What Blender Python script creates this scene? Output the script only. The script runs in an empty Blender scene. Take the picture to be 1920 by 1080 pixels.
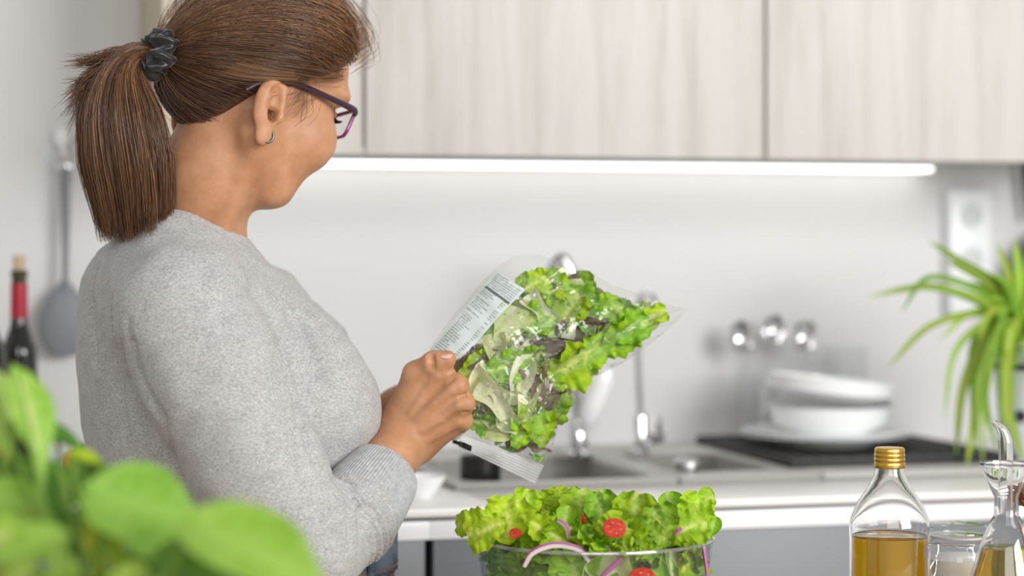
import bpy, bmesh, math, random
import numpy as np
from mathutils import Vector, Matrix, noise as mnoise

sc = bpy.context.scene
COL = sc.collection
# ---------------------------------------------------------------- camera, light, exposure
FPX, YAW, HY, CZ, CY = 4000.0, math.radians(15), 465.0, 1.258, -3.358
CAM = np.array([0.0, CY, CZ])
SN, CS = math.sin(YAW), math.cos(YAW)
FW = np.array([SN, CS, 0.0]); RT = np.array([CS, -SN, 0.0]); UP = np.array([0, 0, 1.0])
cd = bpy.data.cameras.new('camera'); cam = bpy.data.objects.new('camera', cd); COL.objects.link(cam)
cam.location = CAM; cam.rotation_euler = (math.pi / 2, 0, -YAW)
cd.sensor_width = 36; cd.lens = FPX / 1920 * 36
cd.shift_y = -(540 - HY) / 1920
cd.clip_start = 0.05
cd.dof.use_dof = True; cd.dof.focus_distance = 2.25; cd.dof.aperture_fstop = 2.4
sc.camera = cam
w = bpy.data.worlds.new('world'); sc.world = w; w.use_nodes = True
w.node_tree.nodes['Background'].inputs[0].default_value = (1.0, 0.975, 0.94, 1)
w.node_tree.nodes['Background'].inputs[1].default_value = 0.50

def cam2w(r, d, z):
    return CAM * np.array([1, 1, 0]) + r * RT + d * FW + np.array([0, 0, z])
def area(name, rdz, tgt, sx, sy, power, col=(1, 1, 1)):
    l = bpy.data.lights.new(name, 'AREA'); l.shape = 'RECTANGLE'; l.size = sx; l.size_y = sy
    l.energy = power; l.color = col
    o = bpy.data.objects.new(name, l); COL.objects.link(o)
    a = Vector(cam2w(*rdz)); b = Vector(cam2w(*tgt)); o.location = a
    o.rotation_euler = (b - a).to_track_quat('-Z', 'Y').to_euler()
    return o
area('window_light', (2.5, -0.3, 2.0), (-0.1, 2.6, 1.1), 1.8, 1.5, 125, (1.0, 0.995, 0.985))
area('fill_light', (0.4, -2.6, 2.7), (0.2, 3.0, 1.0), 3.0, 2.0, 72, (1.0, 0.995, 0.985))  # unseen fill lamp added behind the camera to brighten surfaces facing it
vs = sc.view_settings
vs.view_transform = 'Standard'; vs.look = 'None'; vs.gamma = 1; vs.use_curve_mapping = False
vs.exposure = 0.0
sc.cycles.transparent_max_bounces = 40
sc.cycles.max_bounces = 14; sc.cycles.transmission_bounces = 12
sc.cycles.caustics_reflective = False; sc.cycles.caustics_refractive = True

# ---------------------------------------------------------------- pixel helpers
ZC = 0.93            # kitchen worktop height
ZT = 0.80            # table height
def J(px, py, d):    # camera-frame point (right, depth, up)
    return np.array([(px - 960) / FPX * d, d, CZ + (HY - py) / FPX * d])
def JJ(px, py, d): return J(px, py, d * .985)      # the woman and what she holds
def c2w(V):
    V = np.asarray(V, float)
    return V[..., 0:1] * RT + V[..., 1:2] * FW + V[..., 2:3] * UP + np.array([0, CY, 0])
def P(px, py, d): return c2w(J(px, py, d))
def PZ(px, py, z): return P(px, py, (CZ - z) * FPX / (py - HY))
def PC(px, py): return PZ(px, py, ZC)
def PY(px, py, y):
    t = (y - CY) / (CS - (px - 960) / FPX * SN)
    return P(px, py, t)

# ---------------------------------------------------------------- mesh + object helpers
OFF = {}
def mesh(name, V, F, mat=None, smooth=True):
    me = bpy.data.meshes.new(name)
    V = np.asarray(V, float)
    if isinstance(F, np.ndarray):
        nf, k = F.shape
        me.vertices.add(len(V)); me.vertices.foreach_set('co', V.astype(np.float32).ravel())
        me.loops.add(nf * k); me.loops.foreach_set('vertex_index', F.astype(np.int32).ravel())
        me.polygons.add(nf); me.polygons.foreach_set('loop_start', np.arange(0, nf * k, k, dtype=np.int32))
        me.update(calc_edges=True)
    else:
        me.from_pydata([tuple(v) for v in V], [], F); me.update()
    if smooth: me.polygons.foreach_set('use_smooth', np.ones(len(me.polygons), bool))
    if mat: me.materials.append(mat)
    return me
def link(name, data, parent=None):
    o = bpy.data.objects.new(name, data); COL.objects.link(o)
    if parent is not None: o.parent = parent
    return o
def tag(o, label=None, cat=None, group=None, kind=None):
    if label: o['label'] = label
    if cat: o['category'] = cat
    if group: o['group'] = group
    if kind: o['kind'] = kind
    return o
def thing(name, loc, label, cat, group=None):
    o = link(name, None); o.location = Vector(loc); OFF[o.name] = np.array(loc, float)
    o.empty_display_size = .02
    return tag(o, label, cat, group)
def obj(name, VF, mat, parent=None, origin=None, smooth=True, auto=True):
    """world-space verts; origin = object location when top-level"""
    V, F = VF
    V = np.asarray(V, float)
    if parent is not None: off = OFF[parent.name]
    else:
        if origin is None:
            origin = (V.min(0) + V.max(0)) / 2; origin[2] = V[:, 2].min()
        off = np.asarray(origin, float)
    o = link(name, mesh(name, V - off, F, mat, smooth), parent)
    if parent is None: o.location = Vector(off)
    OFF[o.name] = off
    if smooth and auto:
        try: o.data.set_sharp_from_angle(angle=math.radians(42))
        except Exception: pass
    return o
def join(*L):
    V, F, n = [], [], 0
    for v, f in L:
        V.append(np.asarray(v, float)); F += [tuple(int(i) + n for i in q) for q in f]; n += len(v)
    return np.vstack(V), F
def bm_out(bm):
    bm.verts.index_update()
    V = np.array([v.co[:] for v in bm.verts]); F = [tuple(v.index for v in f.verts) for f in bm.faces]
    bm.free(); return V, F
def box(x0, x1, y0, y1, z0, z1, bev=0.0, seg=2):
    bm = bmesh.new(); bmesh.ops.create_cube(bm, size=1)
    for v in bm.verts:
        v.co = Vector(((x0 + x1) / 2 + v.co.x * (x1 - x0), (y0 + y1) / 2 + v.co.y * (y1 - y0), (z0 + z1) / 2 + v.co.z * (z1 - z0)))
    if bev: bmesh.ops.bevel(bm, geom=bm.edges[:], offset=bev, segments=seg, profile=.5, affect='EDGES')
    return bm_out(bm)
def lathe(prof, c, n=48, squash=None):
    """prof: list of (r, z); open profile is revolved; r=0 ends are collapsed"""
    V, F = [], []; rows = []
    for r, z in prof:
        if r < 1e-6:
            V.append((c[0], c[1], c[2] + z)); rows.append([len(V) - 1] * n)
        else:
            row = []
            for k in range(n):
                a = 2 * math.pi * k / n
                V.append((c[0] + r * math.cos(a), c[1] + r * math.sin(a), c[2] + z)); row.append(len(V) - 1)
            rows.append(row)
    for a, b in zip(rows, rows[1:]):
        for k in range(n):
            k2 = (k + 1) % n
            q = [a[k], a[k2], b[k2], b[k]]
            s = []
            for i in q:
                if i not in s: s.append(i)
            if len(s) > 2: F.append(tuple(s))
    return np.array(V), F
def smooth_path(pts, n=24):
    pts = np.asarray(pts, float); K = len(pts)
    if K < 3:
        t = np.linspace(0, 1, n)[:, None]; return pts[0] * (1 - t) + pts[-1] * t
    ext = np.vstack([2 * pts[0] - pts[1], pts, 2 * pts[-1] - pts[-2]])
    out = []
    for s in np.linspace(0, K - 1 - 1e-9, n):
        i = int(s); t = s - i; p0, p1, p2, p3 = ext[i:i + 4]
        out.append(.5 * (2 * p1 + (p2 - p0) * t + (2 * p0 - 5 * p1 + 4 * p2 - p3) * t * t + (3 * p1 - p0 - 3 * p2 + p3) * t ** 3))
    return np.array(out)
def tube(path, r, n=10, caps=True, closed=False, ell=None):
    path = np.asarray(path, float); K = len(path)
    rr = np.full(K, r) if np.isscalar(r) else np.interp(np.linspace(0, 1, K), np.linspace(0, 1, len(r)), r)
    if closed: T = np.roll(path, -1, 0) - np.roll(path, 1, 0)
    else: T = np.gradient(path, axis=0)
    T /= np.linalg.norm(T, axis=1)[:, None] + 1e-12
    ref = np.array([0, 0, 1.0]) if abs(T[0][2]) < .9 else np.array([1.0, 0, 0])
    u = np.cross(ref, T[0]); u /= np.linalg.norm(u)
    V = []
    for k in range(K):
        u = u - T[k] * u.dot(T[k]); u /= np.linalg.norm(u); v = np.cross(T[k], u)
        e = ell or (1, 1)
        for j in range(n):
            a = 2 * math.pi * j / n
            V.append(path[k] + rr[k] * (math.cos(a) * u * e[0] + math.sin(a) * v * e[1]))
    F = []
    for k in range(K if closed else K - 1):
        k2 = (k + 1) % K
        for j in range(n):
            j2 = (j + 1) % n
            F.append((k * n + j, k * n + j2, k2 * n + j2, k2 * n + j))
    if caps and not closed:
        F.append(tuple(range(n - 1, -1, -1))); F.append(tuple((K - 1) * n + j for j in range(n)))
    return np.array(V), F
def cyl(c, r, h, n=32, bev=.001, r2=None):
    r2 = r if r2 is None else r2
    return lathe([(0, 0), (r - bev, 0), (r, bev), (r2, h - bev), (r2 - bev, h), (0, h)], c, n)
def rot_about(V, c, axis, ang):
    R = np.array(Matrix.Rotation(ang, 3, Vector(axis)))
    return (np.asarray(V) - c) @ R.T + c
def ellipsoid(c, r, nu=24, nv=14):
    prof = [(math.sin(math.pi * k / nv), -math.cos(math.pi * k / nv)) for k in range(nv + 1)]
    prof[0] = (0, -1); prof[-1] = (0, 1)
    V, F = lathe(prof, (0, 0, 0), nu)
    return V * np.asarray(r) + np.asarray(c), F
def sheet(path, wvec, widths, thick=.0008):
    """ribbon with thickness: path (K,3), wvec (K,3) unit, widths (K)"""
    path = np.asarray(path); T = np.gradient(path, axis=0); T /= np.linalg.norm(T, axis=1)[:, None] + 1e-12
    N = np.cross(T, wvec); N /= np.linalg.norm(N, axis=1)[:, None] + 1e-12
    w2 = np.asarray(widths)[:, None] / 2
    a, b = path - wvec * w2, path + wvec * w2
    K = len(path)
    V = np.vstack([a + N * thick / 2, path + N * thick / 2, b + N * thick / 2, b - N * thick / 2, path - N * thick / 2, a - N * thick / 2])
    F = []
    for k in range(K - 1):
        for j in range(6):
            j2 = (j + 1) % 6; F.append((j * K + k, j2 * K + k, j2 * K + k + 1, j * K + k + 1))
    F.append((0, 5 * K, 4 * K, 3 * K, 2 * K, K)); e = K - 1
    F.append((e, K + e, 2 * K + e, 3 * K + e, 4 * K + e, 5 * K + e))
    return V, F

# ---------------------------------------------------------------- materials
def new_mat(name):
    m = bpy.data.materials.new(name); m.use_nodes = True
    nt = m.node_tree; return m, nt, nt.nodes['Principled BSDF'], nt.nodes['Material Output']
def N(nt, t, **kw):
    n = nt.nodes.new(t)
    for k, v in kw.items():
        if k.startswith('i_'):
            key = k[2:]; key = int(key) if key.isdigit() else key.replace('_', ' ')
            n.inputs[key].default_value = v
        else: setattr(n, k, v)
    return n
def c4(c): return (c[0], c[1], c[2], 1)
def coords(nt, scale=(1, 1, 1), kind='Object'):
    tc = N(nt, 'ShaderNodeTexCoord'); mp = N(nt, 'ShaderNodeMapping'); mp.inputs['Scale'].default_value = scale
    nt.links.new(tc.outputs[kind], mp.inputs[0]); return mp.outputs[0]
def mat(name, col, rough=.5, metal=0., col2=None, nscale=20, nstretch=(1, 1, 1), contrast=(.35, .65), bump=0, bscale=200, bstretch=(1, 1, 1),
        trans=0, ior=1.45, sss=0, sssr=(1, .35, .2), coat=0, sheen=0, spec=.5, emit=None, estr=0, ndetail=4):
    m, nt, b, out = new_mat(name)
    b.inputs['Base Color'].default_value = c4(col); b.inputs['Roughness'].default_value = rough; b.inputs['Metallic'].default_value = metal
    b.inputs['IOR'].default_value = ior; b.inputs['Specular IOR Level'].default_value = spec
    b.inputs['Transmission Weight'].default_value = trans
    b.inputs['Coat Weight'].default_value = coat; b.inputs['Sheen Weight'].default_value = sheen
    if sss:
        b.inputs['Subsurface Weight'].default_value = sss; b.inputs['Subsurface Radius'].default_value = sssr; b.inputs['Subsurface Scale'].default_value = .006
    if emit: b.inputs['Emission Color'].default_value = c4(emit); b.inputs['Emission Strength'].default_value = estr
    if col2:
        no = N(nt, 'ShaderNodeTexNoise', i_Scale=nscale, i_Detail=ndetail); nt.links.new(coords(nt, nstretch), no.inputs['Vector'])
        r = N(nt, 'ShaderNodeValToRGB'); r.color_ramp.elements[0].position, r.color_ramp.elements[1].position = contrast
        r.color_ramp.elements[0].color, r.color_ramp.elements[1].color = c4(col), c4(col2)
        nt.links.new(no.outputs['Fac'], r.inputs[0]); nt.links.new(r.outputs[0], b.inputs['Base Color'])
    if bump:
        no = N(nt, 'ShaderNodeTexNoise', i_Scale=bscale, i_Detail=3); nt.links.new(coords(nt, bstretch), no.inputs['Vector'])
        bu = N(nt, 'ShaderNodeBump', i_Strength=bump, i_Distance=.001); nt.links.new(no.outputs['Fac'], bu.inputs['Height']); nt.links.new(bu.outputs[0], b.inputs['Normal'])
    return m
def film(name, tint=(1, 1, 1), refl=1.0, base=.03, haze=.03, rough=.06, bump=0, bscale=30, ior=1.45, bstretch=(1, 1, 1)):
    """thin clear sheet: transparent with fresnel gloss and a little milky haze"""
    m, nt, b, out = new_mat(name); nt.nodes.remove(b)
    tr = N(nt, 'ShaderNodeBsdfTransparent', i_Color=c4(tint)); gl = N(nt, 'ShaderNodeBsdfGlossy', i_Roughness=rough)
    di = N(nt, 'ShaderNodeBsdfDiffuse', i_Color=(.95, .95, .95, 1))
    fr = N(nt, 'ShaderNodeLayerWeight', i_Blend=.5)
    pw = N(nt, 'ShaderNodeMath', operation='POWER', i_1=4.5); nt.links.new(fr.outputs['Facing'], pw.inputs[0])
    ma = N(nt, 'ShaderNodeMath', operation='MULTIPLY_ADD', i_1=refl * .85, i_2=base); ma.use_clamp = True
    nt.links.new(pw.outputs[0], ma.inputs[0])
    m1 = N(nt, 'ShaderNodeMixShader', i_0=haze); nt.links.new(tr.outputs[0], m1.inputs[1]); nt.links.new(di.outputs[0], m1.inputs[2])
    m2 = N(nt, 'ShaderNodeMixShader'); nt.links.new(ma.outputs[0], m2.inputs[0]); nt.links.new(m1.outputs[0], m2.inputs[1]); nt.links.new(gl.outputs[0], m2.inputs[2])
    if bump:
        no = N(nt, 'ShaderNodeTexNoise', i_Scale=bscale, i_Detail=2, i_Distortion=1.0); nt.links.new(coords(nt, bstretch), no.inputs['Vector'])
        bu = N(nt, 'ShaderNodeBump', i_Strength=bump, i_Distance=.004); nt.links.new(no.outputs['Fac'], bu.inputs['Height'])
        nt.links.new(bu.outputs[0], gl.inputs['Normal']); nt.links.new(bu.outputs[0], fr.inputs['Normal'])
    nt.links.new(m2.outputs[0], out.inputs[0]); return m
def leaf_mat(name, edge, rib, dark=None, transl=.35, rough=.48, var=.14, vein=.5, ribw=(.0, .35), nsc=5, pucker=1.6, bstr=.45):
    """leaf: pale midrib to coloured edge across UV.y, branching veins, per-object value shift"""
    m, nt, b, out = new_mat(name)
    uv = N(nt, 'ShaderNodeUVMap'); sx = N(nt, 'ShaderNodeSeparateXYZ'); nt.links.new(uv.outputs[0], sx.inputs[0])
    ab = N(nt, 'ShaderNodeMath', operation='MULTIPLY_ADD', i_1=2.0, i_2=-1.0); nt.links.new(sx.outputs[1], ab.inputs[0])
    a2 = N(nt, 'ShaderNodeMath', operation='ABSOLUTE'); nt.links.new(ab.outputs[0], a2.inputs[0])
    r = N(nt, 'ShaderNodeMapRange', i_1=ribw[0], i_2=ribw[1]); nt.links.new(a2.outputs[0], r.inputs[0])
    no = N(nt, 'ShaderNodeTexNoise', i_Scale=nsc, i_Detail=3); nt.links.new(coords(nt), no.inputs['Vector'])
    mx = N(nt, 'ShaderNodeMix', data_type='RGBA'); mx.inputs[6].default_value = c4(rib); mx.inputs[7].default_value = c4(edge)
    nt.links.new(r.outputs[0], mx.inputs[0])
    last = mx.outputs[2]
    if dark:
        rr = N(nt, 'ShaderNodeMapRange', i_1=.42, i_2=.62); nt.links.new(no.outputs['Fac'], rr.inputs[0])
        m3 = N(nt, 'ShaderNodeMix', data_type='RGBA'); m3.inputs[7].default_value = c4(dark)
        nt.links.new(rr.outputs[0], m3.inputs[0]); nt.links.new(last, m3.inputs[6]); last = m3.outputs[2]
    # veins: chevrons u + |v|*.6
    vv = N(nt, 'ShaderNodeMath', operation='MULTIPLY_ADD', i_1=-.45); nt.links.new(a2.outputs[0], vv.inputs[0]); nt.links.new(sx.outputs[0], vv.inputs[2])
    n2 = N(nt, 'ShaderNodeMath', operation='MULTIPLY_ADD', i_1=.10); nt.links.new(no.outputs['Fac'], n2.inputs[0]); nt.links.new(vv.outputs[0], n2.inputs[2])
    sn = N(nt, 'ShaderNodeMath', operation='MULTIPLY', i_1=26.0); nt.links.new(n2.outputs[0], sn.inputs[0])
    s2 = N(nt, 'ShaderNodeMath', operation='SINE'); nt.links.new(sn.outputs[0], s2.inputs[0])
    s3 = N(nt, 'ShaderNodeMapRange', i_1=.55, i_2=1.0); nt.links.new(s2.outputs[0], s3.inputs[0])
    vf = N(nt, 'ShaderNodeMath', operation='MULTIPLY', i_1=vein * .5); nt.links.new(s3.outputs[0], vf.inputs[0])
    m4 = N(nt, 'ShaderNodeMix', data_type='RGBA'); m4.inputs[7].default_value = c4(rib); nt.links.new(vf.outputs[0], m4.inputs[0]); nt.links.new(last, m4.inputs[6])
    oi = N(nt, 'ShaderNodeObjectInfo'); vr = N(nt, 'ShaderNodeMapRange', i_3=1 - var * 1.6, i_4=1 + var); nt.links.new(oi.outputs['Random'], vr.inputs[0])
    hv = N(nt, 'ShaderNodeHueSaturation'); nt.links.new(vr.outputs[0], hv.inputs['Value']); nt.links.new(m4.outputs[2], hv.inputs['Color'])
    hr = N(nt, 'ShaderNodeMapRange', i_3=.485, i_4=.515)
    fr = N(nt, 'ShaderNodeMath', operation='FRACT'); f2 = N(nt, 'ShaderNodeMath', operation='MULTIPLY', i_1=7.31); nt.links.new(oi.outputs['Random'], f2.inputs[0]); nt.links.new(f2.outputs[0], fr.inputs[0])
    nt.links.new(fr.outputs[0], hr.inputs[0]); nt.links.new(hr.outputs[0], hv.inputs['Hue'])
    nt.links.new(hv.outputs[0], b.inputs['Base Color']); b.inputs['Roughness'].default_value = rough; b.inputs['Specular IOR Level'].default_value = .28
    mpu = N(nt, 'ShaderNodeMapping'); mpu.inputs['Scale'].default_value = (5, 4, 1); nt.links.new(uv.outputs[0], mpu.inputs[0])
    cr = N(nt, 'ShaderNodeTexNoise', i_Scale=pucker, i_Detail=2, i_Distortion=.6); nt.links.new(mpu.outputs[0], cr.inputs['Vector'])
    bu = N(nt, 'ShaderNodeBump', i_Strength=bstr, i_Distance=.004); nt.links.new(cr.outputs[0], bu.inputs['Height']); nt.links.new(bu.outputs[0], b.inputs['Normal'])
    tl = N(nt, 'ShaderNodeBsdfTranslucent'); nt.links.new(hv.outputs[0], tl.inputs[0])
    ms = N(nt, 'ShaderNodeMixShader', i_0=transl); nt.links.new(b.outputs[0], ms.inputs[1]); nt.links.new(tl.outputs[0], ms.inputs[2]); nt.links.new(ms.outputs[0], out.inputs[0])
    return m
# ---------------------------------------------------------------- the room
def wood_mat():
    m, nt, b, out = new_mat('washed_wood')
    co = coords(nt, (9, 9, .55))
    n1 = N(nt, 'ShaderNodeTexNoise', i_Scale=2.6, i_Detail=6, i_Roughness=.6, i_Distortion=.6); nt.links.new(co, n1.inputs['Vector'])
    n2 = N(nt, 'ShaderNodeTexNoise', i_Scale=24, i_Detail=4); nt.links.new(co, n2.inputs['Vector'])
    ad = N(nt, 'ShaderNodeMath', operation='MULTIPLY_ADD', i_1=.25); nt.links.new(n2.outputs[0], ad.inputs[0]); nt.links.new(n1.outputs[0], ad.inputs[2])
    r = N(nt, 'ShaderNodeValToRGB'); e = r.color_ramp.elements
    e[0].position, e[0].color = .42, (.48, .445, .40, 1); e[1].position, e[1].color = .68, (.61, .59, .56, 1)
    x = e.new(.56); x.color = (.555, .53, .495, 1)
    nt.links.new(ad.outputs[0], r.inputs[0]); nt.links.new(r.outputs[0], b.inputs['Base Color']); b.inputs['Roughness'].default_value = .5
    return m
M_wood = wood_mat()
M_panel = mat('beige_panel', (.50, .43, .33), .55, col2=(.56, .49, .39), nscale=6, nstretch=(8, 8, .6))
M_wall = mat('wall_paint', (.635, .635, .63), .55, col2=(.66, .66, .655), nscale=3)
M_floor = mat('floor_tile', (.42, .38, .33), .4, col2=(.50, .45, .39), nscale=4)
M_top = mat('white_worktop', (.80, .79, .77), .28, col2=(.83, .82, .80), nscale=8)
M_rail = mat('white_rail', (.86, .87, .90), .25)
M_grey = mat('grey_lacquer', (.155, .166, .182), .38)
M_gapshade = mat('gap_shade_grey', (.22, .22, .22), .7)
M_dark = mat('dark_gap', (.02, .02, .02), .7)
M_white = mat('white_ceramic', (.91, .92, .93), .15, coat=.3)
M_plastic = mat('white_plastic', (.80, .82, .84), .3)
M_chrome = mat('chrome', (.78, .78, .79), .10, 1.0)
M_steel = mat('steel', (.62, .61, .59), .22, 1.0)
M_sink_shade = mat('shaded_grey_composite', (.22, .208, .19), .45, col2=(.27, .256, .235), nscale=300)  # darker copy of the sink grey, with the basins' depth shade in its colour
M_sink2 = mat('pale_grey_composite', (.44, .43, .41), .45, col2=(.50, .49, .47), nscale=300)
M_black = mat('black_rubber', (.02, .02, .02), .5)
M_led = mat('led_diffuser', (1, 1, 1), .5, emit=(1.0, .99, .97), estr=2.9)

o = obj('floor', box(-4, 5, -6, .05, -.05, 0), M_floor, smooth=False); tag(o, kind='structure')
o = obj('wall_back', box(-4, 5, 0, .1, 0, 2.6), M_wall, smooth=False); tag(o, kind='structure')
o = obj('baseboard_back', box(-4, 5, -.012, 0, 0, .07, .003), M_rail); tag(o, kind='structure')

# wall cabinets : front plane y=-.35
YF = -.35
z_cb = P(1060, 294, 1)[2]
dfr = (P(1060, 294, 1) - CAM)
tt = (YF - CY) / dfr[1]
z_cb = CZ + (dfr[2]) * tt
xs = [PY(262, 200, 0)[0], PY(683, 200, YF)[0], PY(1436, 200, YF)[0]]
xs.append(xs[2] + (xs[2] - xs[1])); ZTOP = z_cb + .72
names = ['narrow pale wood wall cabinet beside the beige side panel, behind the head', 'pale wood wall cabinet above the sink, between two door seams',
         'pale wood wall cabinet above the plates and the spider plant']
for k in range(3):
    x0, x1 = xs[k], xs[k + 1]
    t = thing('wall_cabinet', ((x0 + x1) / 2, YF / 2, z_cb), names[k], 'cabinet', 'wall cabinets over the worktop')
    obj('body', box(x0 + (.018 if k == 0 else .0), x1, YF + .021, -.001, z_cb + .012, ZTOP), M_plastic, t, smooth=False)
    obj('door', box(x0 + .0025 + (.018 if k == 0 else 0), x1 - .0025, YF, YF + .019, z_cb, ZTOP, .0015), M_wood, t)
    if k == 0: tag(obj('side_panel', box(x0, x0 + .018, YF + .001, -.001, z_cb, ZTOP, .001), M_panel, t), 'beige side panel')
# LED strip below the cabinets
xl1 = PY(1742, 310, -.04)[0]
t = thing('light_strip', ((xs[0] + xl1) / 2, -.037, z_cb), 'long lit white light strip under the pale wood wall cabinets', 'light')
obj('housing', box(xs[0] + .03, xl1 + .004, -.062, -.012, z_cb + .002, z_cb + .0115, .002), M_plastic, t)
obj('diffuser', box(xs[0] + .035, xl1, -.058, -.016, z_cb - .004, z_cb + .0025, .003), M_led, t)

# worktop with a cut-out for the sink
y_front = -.70
def cpx(px, py): return PC(px, py)
sx0, sx1 = PC(800, 890)[0], PC(1830, 850)[0]
sy0, sy1 = PC(960, 917)[1], -.045
yfro = PC(1000, 948)[1]
def z_at(px, py, y):
    d = P(px, py, 1) - CAM; tt = (y - CY) / d[1]; return CZ + d[2] * tt
TH = ZC - z_at(760, 972, yfro)
xd = PY(806, 1050, yfro + .012)[0]
x0, x1 = xd - 1.2, xd + 2.15
t = thing('worktop', ((x0 + x1) / 2, yfro / 2, ZC - TH), 'long white worktop along the back wall with inset grey sink', 'worktop')
obj('slab', join(box(x0, sx0, yfro, -.001, ZC - TH, ZC, .002), box(sx1, x1, yfro, -.001, ZC - TH, ZC, .002),
    box(sx0, sx1, yfro, sy0, ZC - TH, ZC, .002), box(sx0, sx1, sy1, -.001, ZC - TH, ZC, .002)), M_top, t)
# base cabinets : white rail band, grey doors
yb = yfro + .012
z_r1 = PZ(1000, 967, ZC)[2]
def z_at(px, py, y):
    d = P(px, py, 1) - CAM; tt = (y - CY) / d[1]; return CZ + d[2] * tt
z_rt = z_at(760, 977, yb); z_rb = z_at(760, 1016, yb)
xd = PY(806, 1050, yb)[0]
xc = [xd - 1.2, xd - .6, xd, xd + .95, xd + 1.55, xd + 2.15]
lab = ['grey base cabinet at the far left below the wine bottles', 'grey base cabinet behind the woman, left of the dark door gap', 'grey base cabinet below the sink, behind the salad bowl',
       'grey base cabinet behind the bottle of golden oil', 'grey base cabinet behind the oil cruet with a curved spout']
for k in range(5):
    a, b_ = xc[k], xc[k + 1]
    t = thing('base_cabinet', ((a + b_) / 2, yb / 2, 0), lab[k], 'cabinet', 'grey base cabinets along the wall')
    obj('body', box(a + .001, b_ - .001, yb + .03, -.015, .1, ZC - .20), M_grey, t, smooth=False)
    obj('rail', box(a + .0001, b_ - .0001, yb, yb + .02, z_rb + .0015, z_rt - .0015, .0004), M_rail, t)
    obj('door', box(a + .005, b_ - .005, yb + .004, yb + .024, .1, z_rb + .001, .002), M_grey, t)
    obj('plinth', box(a + .001, b_ - .001, yb + .06, yb + .08, 0, .1), M_dark, t, smooth=False)
o = obj('shade_strip_1', box(xc[0], xc[5], yb + .008, yb + .028, z_rt - .002, ZC - TH - .0005), M_gapshade, smooth=False); tag(o, kind='structure')  # grey strip standing in for the shadow line between slab and rail

# ---- sink
def rrect(cx, cy, hx, hy, r, n=8):
    pts = []
    for qx, qy, a0 in ((1, 1, 0), (-1, 1, 90), (-1, -1, 180), (1, -1, 270)):
        for k in range(n + 1):
            a = math.radians(a0 + 90 * k / n)
            pts.append((cx + qx * (hx - r) + r * math.cos(a), cy + qy * (hy - r) + r * math.sin(a)))
    return pts
def bridge(loops):
    V, F = [], []; n = len(loops[0])
    for L in loops: V += list(L)
    for i in range(len(loops) - 1):
        for k in range(n):
            k2 = (k + 1) % n; F.append((i * n + k, i * n + k2, (i + 1) * n + k2, (i + 1) * n + k))
    return np.array(V), F
def basin(cx0, cx1, cy0, cy1, ox0, ox1, oy0, oy1, depth, rad=.05):
    cx, cy, hx, hy = (cx0 + cx1) / 2, (cy0 + cy1) / 2, (cx1 - cx0) / 2, (cy1 - cy0) / 2
    ocx, ocy, ohx, ohy = (ox0 + ox1) / 2, (oy0 + oy1) / 2, (ox1 - ox0) / 2, (oy1 - oy0) / 2
    z = ZC + .009
    L = [[(x, y, ZC + .0005) for x, y in rrect(ocx, ocy, ohx, ohy, .004)], [(x, y, z - .002) for x, y in rrect(ocx, ocy, ohx - .001, ohy - .001, .004)],
         [(x, y, z) for x, y in rrect(ocx, ocy, ohx - .004, ohy - .004, .004)], [(x, y, z) for x, y in rrect(cx, cy, hx + .006, hy + .006, rad)],
         [(x, y, z - .006) for x, y in rrect(cx, cy, hx, hy, rad)], [(x, y, z - depth + .03) for x, y in rrect(cx, cy, hx - .008, hy - .008, rad)],
         [(x, y, z - depth) for x, y in rrect(cx, cy, hx - .04, hy - .04, rad * .6)], [(x, y, z - depth) for x, y in rrect(cx, cy, .003, .003, .001)]]
    return bridge(L)
sink = thing('sink', ((sx0 + sx1) / 2, -.25, ZC), 'grey composite double basin sink set into the white worktop', 'sink')
bx = [PC(800, 880)[0], PC(1150, 880)[0], PC(1185, 868)[0], PC(1385, 868)[0]]
ya, yb2 = PC(960, 913)[1], PC(960, 862)[1]
yb2 = min(yb2, -.13)
mid = (bx[1] + bx[2]) / 2; m3x = bx[3] + .03
obj('basin', basin(bx[0], bx[1], ya, yb2, sx0 - .01, mid, sy0 - .004, sy1, .17), M_sink_shade, sink)
obj('basin', basin(bx[2], bx[3], ya + .05, yb2, mid, m3x, sy0 - .004, sy1, .13), M_sink_shade, sink)
dr = [m3x, sx1 + .01]
V, F = box(dr[0], dr[1], sy0 - .004, sy1, ZC + .0005, ZC + .009, .003); obj('drainboard', (V, F), M_sink2, sink)
for o in sink.children:
    if o.name.startswith('basin'):
        o.data.materials.append(M_sink2)
        for pl in o.data.polygons:
            if pl.center.z + ZC > ZC + .004: pl.material_index = 1
p = PC(1288, 893); p[2] = ZC + .009
V, F = cyl(p, .019, .016, 28, .004); kb = obj('knob', (V, F), M_chrome, sink); 
for cxm, cym, dep in (((bx[0] + bx[1]) / 2, (ya + yb2) / 2, .17), ((bx[2] + bx[3]) / 2, (ya + .05 + yb2) / 2, .13)):
    obj('drain', cyl((cxm, cym, ZC + .009 - dep), .035, .003, 28), M_chrome, sink)

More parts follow.
